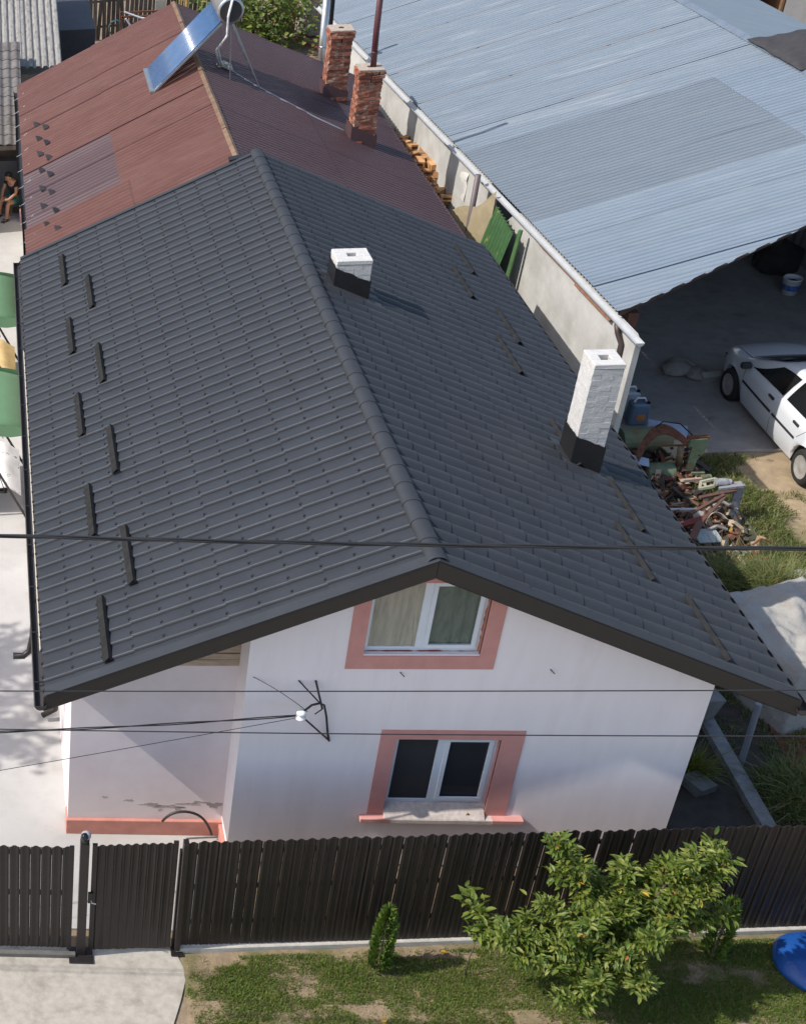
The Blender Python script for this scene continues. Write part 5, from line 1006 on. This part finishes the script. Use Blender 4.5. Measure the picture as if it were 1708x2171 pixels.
q = MB(); q.bb((-6.6, 22.4, 0), (-3.66, 22.5, 1.95)); q.bb((-5.62, 20.2, 0), (-5.5, 22.4, 2.0)); q.build('back_and_shade_wall', mat('porch_brick', (.13, .10, .09), .9, .25, 5), po)  # second box is an unseen side wall added to shade the porch floor
q = MB(); q.bar((-6.6, 21.06, 1.84), (-3.62, 21.06, 1.86), .06, .09); q.build('eave_beam', m_oldwood, po)
q = MB(); q.bb((-5.2, 22.1, .0), (-3.75, 22.38, 1.15)); tag(q.build('chest', mat('grey_chest', (.13, .135, .14), .7, .1, 5)), 'grey board chest behind the seated man', 'chest')
# seated person
per = None
def skin_body(name, verts, edges, radii, m, parent, root=0, sub=2):
    me = bpy.data.meshes.new(name); off = OFF[parent.name] if parent else (0, 0, 0); me.from_pydata([tuple(Vector(v) - Vector(off)) for v in verts], edges, []); ob = bpy.data.objects.new(name, me); col.objects.link(ob); ob.parent = parent; OFF[ob.name] = off
    md = ob.modifiers.new('skin', 'SKIN'); md.use_smooth_shade = True
    for i, r_ in enumerate(radii): me.skin_vertices[0].data[i].radius = (r_, r_) if not isinstance(r_, tuple) else r_
    me.skin_vertices[0].data[root].use_root = True; s_ = ob.modifiers.new('sub', 'SUBSURF'); s_.levels = sub; s_.render_levels = sub; me.materials.append(m); return ob
m_skin = mat('skin', (.42, .22, .14), .6, .06, 8); m_shirt = mat('black_shirt', (.012, .012, .014), .85); m_short = mat('teal_shorts', (.03, .17, .18), .85, .1); m_hair = mat('dark_hair', (.012, .009, .008), .7, .3, 30, .5, 80); m_sand = mat('sandal', (.05, .04, .035), .7)
P0 = V(-3.93, 21.5, 0.)
per = thing('person', 'man in black t-shirt and teal shorts sitting hunched over his hands', 'person', tuple(P0))
H = lambda x, y, z: V(-3.93 + x, 21.5 + y, z)
# one continuous body: pelvis, spine, neck, head, arms, legs  (faces left and towards the camera)
vb = [H(.06, .05, .40), H(.04, .03, .56), H(0, -.02, .74), H(-.06, -.08, .90), H(-.11, -.13, .955), H(-.15, -.18, 1.03), H(-.155, -.185, 1.09),
      H(.05, -.16, .87), H(.05, -.26, .66), H(-.13, -.34, .53), H(-.24, -.36, .52),
      H(-.16, .08, .87), H(-.26, -.02, .66), H(-.30, -.22, .54), H(-.28, -.34, .53),
      H(.08, -.07, .39), H(-.15, -.34, .43), H(-.17, -.36, .22), H(-.18, -.37, .06), H(-.24, -.46, .03),
      H(-.04, .10, .39), H(-.30, -.05, .44), H(-.34, -.09, .22), H(-.34, -.08, .06), H(-.41, -.15, .03)]
eb = [(0, 1), (1, 2), (2, 3), (3, 4), (4, 5), (5, 6), (3, 7), (7, 8), (8, 9), (9, 10), (3, 11), (11, 12), (12, 13), (13, 14), (0, 15), (15, 16), (16, 17), (17, 18), (18, 19), (0, 20), (20, 21), (21, 22), (22, 23), (23, 24)]
rbd = [.12, .115, .13, .10, .048, .082, .07, .06, .043, .034, .036, .06, .043, .034, .036, .085, .06, .05, .035, .032, .085, .06, .05, .035, .032]
skin_body('body', vb, eb, rbd, m_skin, per)
skin_body('shirt', [H(.06, .05, .46), H(.04, .03, .56), H(0, -.02, .74), H(-.055, -.075, .885), H(.05, -.16, .865), H(.05, -.22, .75), H(-.16, .08, .865), H(-.22, .03, .75)], [(0, 1), (1, 2), (2, 3), (3, 4), (4, 5), (3, 6), (6, 7)], [.14, .135, .148, .105, .078, .066, .078, .066], m_shirt, per)
skin_body('shorts', [H(.06, .05, .42), H(.08, -.07, .395), H(-.07, -.25, .42), H(-.04, .10, .395), H(-.22, .0, .425)], [(0, 1), (1, 2), (0, 3), (3, 4)], [.142, .105, .082, .105, .082], m_short, per)
q = MB(); q.lathe((0, 0, 0), [(.085, -.03), (.094, .03), (.085, .075), (.05, .108), (.01, .115)], 16); q.v = [tuple(H(-.135, -.15, 1.04) + Matrix.Rotation(-.35, 3, 'X') @ Vector(p) + V(0, 0, .006 * mnoise.noise(Vector(p) * 40))) for p in q.v]; q.build('hair', m_hair, per, smooth=True)
fd = V(-.55, -.75, -.35).normalized(); fc = H(-.15, -.18, 1.03) + fd * .078; fx = fd.cross(V(0, 0, 1)).normalized(); fu = fx.cross(fd)
q = MB(); q.lathe(tuple(fc + fd * .008), [(.012, -.02), (.016, 0), (.008, .022)], 8); q.build('nose', m_skin, per, smooth=True)
for s_ in (-1, 1):
    q = MB(); q.lathe(tuple(fc + fx * .03 * s_ + fu * .025 - fd * .004), [(.004, -.006), (.010, 0), (.004, .006)], 8); q.build('eye', m_black, per, smooth=True)
    q = MB(); q.lathe(tuple(H(-.15, -.18, 1.03) + fx * .08 * s_), [(.008, -.025), (.018, 0), (.012, .025)], 8); q.build('ear', m_skin, per, smooth=True)
q = MB(); q.bar(fc - fu * .035 - fx * .022 + fd * .0, fc - fu * .035 + fx * .022 + fd * .0, .008); q.build('mouth', mat('lips', (.25, .09, .07), .6), per)
for w_, sg in ((vb[10], 1), (vb[14], -1)):
    for k in range(5):
        a = V(-.04, -.02, 0) if sg > 0 else V(.01, -.045, 0); o_ = V(0, -.012 + .008 * k, .014 - .007 * k); l_ = (.055, .07, .075, .07, .055)[k]
        q = MB(); q.tube([w_ + o_, w_ + o_ + a.normalized() * l_ * .55 + V(0, 0, -.004), w_ + o_ + a.normalized() * l_ * .8 + V(0, 0, -.025)], [.010, .009, .007], 6); q.build('finger', m_skin, per, smooth=True)
for b in ((-.20, -.41), (-.37, -.11)):
    q = MB(); q.box(H(b[0] - .01, b[1] - .01, .012), (.10, .25, .022), (0, 0, -.65)); q.bar(H(b[0] - .07, b[1] - .0, .06), H(b[0] + .03, b[1] - .06, .06), .05, .012); q.build('sandal', m_sand, per, bevel=.006)
st_ = thing('stool', 'dark low wooden stool under the seated man', 'stool', (-3.87, 21.55, 0)); q = MB(); q.box((-3.87, 21.55, .27), (.34, .34, .035)); q.build('seat', m_oldwood, st_)
for sx in (-1, 1):
    for sy in (-1, 1): q = MB(); q.box((-3.87 + sx * .13, 21.55 + sy * .13, .127), (.035, .035, .253)); q.build('leg', m_oldwood, st_)
# paling fence and gear at the far end
pf_ = thing('paling_fence', 'weathered upright plank fence at the far end of the yard', 'fence', (1.0, 36.5, 0))
rr = random.Random(5)
for i in range(38):
    x = -1.5 + i * .145; h_ = rr.uniform(1.25, 1.7); q = MB(); q.box((x, 36.0 + .15 * x + rr.uniform(-.02, .02), h_ / 2), (.12, .025, h_), (rr.gauss(0, .02), rr.gauss(0, .03), .1)); q.build('plank', m_oldwood, pf_)
for z in (.4, 1.2): q = MB(); q.bar((-1.6, 36.05 - .24, z), (4.2, 36.05 + .63, z), .05, .06); q.build('rail', m_oldwood, pf_)
q = MB(); q.bb((.75, 35.2, 0), (1.05, 35.3, 1.35)); tag(q.build('white_board', mat('pale_plank', (.42, .40, .34), .9, .15, 5)), 'single pale plank standing against the plank fence', 'plank')
q = MB(); q.tube([(1.55, 34.2, 0), (1.6, 34.3, 2.1)], .045, 9); q.tube([(1.4, 34.2, 0), (1.45, 34.35, 2.1)], .025, 8); tag(q.build('yellow_post', mat('yellow_pole', (.46, .27, .05), .7, .25, 8)), 'yellow painted steel poles behind the maroon roof verge', 'pole')
rk = thing('rusty_rack', 'rusty steel rack with a hose in front of the plank fence', 'rack', (.3, 34.3, 0))
q = MB()
for x in (-.35, 1.0): q.bar((x, 34.3, 0), (x, 34.3, 1.15), .05); q.bar((x, 34.8, 0), (x, 34.8, 1.15), .05)
for z in (.5, 1.12): q.bar((-.35, 34.3, z), (1.0, 34.3, z), .05); q.bar((-.35, 34.8, z), (1.0, 34.8, z), .05)
q.build('rack_frame', m_rust, rk); q = MB(); q.tube([(-.3, 34.2, 1.3), (.2, 34.2, 1.1), (.9, 34.25, .95)], .03, 7); q.tube([(-.25, 34.2, 1.1), (.1, 34.2, .6), (.5, 34.2, .2)], .03, 7); q.build('white_pipe', m_white, rk)
q = MB()
for k in range(4): q.tube([(-.55 + .22 * math.cos(a / 8 * 6.283 + k), 34.1 + .02 * k, .85 + .24 * math.sin(a / 8 * 6.283 + k)) for a in range(9)], .012, 5)
q.build('coiled_hose', mat('teal_hose', (.05, .12, .13), .5), rk)
q = MB(); q.grid(10, 6, lambda u, v: V(-.9 + 2.6 * u, 37.6, 2.3 - .9 * v + .1 * mnoise.noise(V(u * 6, v * 4, 1)))); tag(q.build('clear_film', mat('grey_film', (.10, .115, .14), .3, .4, 4)), 'grey plastic film hung behind the plank fence', 'sheet')
# rusty shed door, red posts, wire pen beyond the right verge
q = MB(); q.bb((4.6, 35.8, 0), (5.3, 36.5, 1.9)); tag(q.build('rusty_drum_box', mat('rust_brown', (.22, .08, .045), .85, .25, 5, .4, 30)), 'rust brown steel box beside the climber', 'steel box')
pen = thing('wire_pen', 'red framed wire mesh pen between climber and blue shed', 'pen', (5.3, 34.5, 0))
q = MB()
for a in ((4.95, 35.1), (5.75, 33.2)): q.tube([(a[0], a[1], 0), (a[0] + .03, a[1], 2.0)], .045, 9)
q.build('post', mat('red_post', (.30, .05, .04), .6, .15, 6), pen); q = MB(); q.bar((4.95, 35.1, .06), (5.75, 33.2, .06), .05, .1); q.build('base_rail', mat('red_rail', (.36, .10, .07), .7), pen)
q = MB()
for i in range(16): t = i / 15; q.tube([(4.95 + .8 * t, 35.1 - 1.9 * t, .1), (4.95 + .8 * t, 35.1 - 1.9 * t, 1.9)], .006, 4)
for i in range(12): q.tube([(4.95, 35.1, .15 + i * .155), (5.75, 33.2, .15 + i * .155)], .006, 4)
q.build('mesh', m_rust, pen)
q = MB(); q.box((5.9, 36.0, .7), (1.5, 1.6, 1.4), (0, 0, .3)); q.jitter(.15, 2); tag(q.build('rubble_heap', m_conc), 'grey rubble and slabs behind the wire pen', 'rubble')
q = MB(); q.tube([(3.36, 22.95, 0), (3.30, 22.95, 2.96), (3.26, 22.95, 4.6)], .085, 14); q.tube([(3.3, 22.95, 3.35), (3.3, 22.95, 3.38)], .095, 14); tag(q.build('steel_flue', mat('bright_steel', (.55, .53, .50), .3, .12, 6, metal=.9), smooth=True), 'shiny steel flue pipe behind the far brick chimney', 'pipe')
q = MB(); q.tube([(3.55, 23.1, 0), (3.42, 23.1, 5.0)], .05, 10); tag(q.build('black_pole', m_black), 'black pole behind the shiny steel flue', 'pole')
# far right corner
fb = thing('far_outbuilding', 'pale outbuilding with open brown doorway at the top right corner', 'outbuilding', (20, 37, 0))
q = MB(); q.bb((18.95, 34.2, 0), (24, 34.4, 2.4)); q.build('wall', mat('pale_panel', (.52, .50, .46), .85, .08, 3), fb)
q = MB(); q.bb((18.0, 35.4, 0), (18.95, 35.5, 2.2)); q.build('doorway', mat('door_dark', (.06, .04, .03), .8), fb)
for x in (18.02, 18.93): q = MB(); q.bb((x - .05, 34.2, 0), (x + .05, 35.4, 2.3)); q.build('door_post', mat('brown_wood', (.22, .12, .06), .8, .2, 5), fb)
q = MB(); q.bb((12, 35.6, 0), (17.9, 35.8, 2.2)); q.build('side_wall', mat('sand_render', (.48, .38, .27), .9, .1, 3), fb)
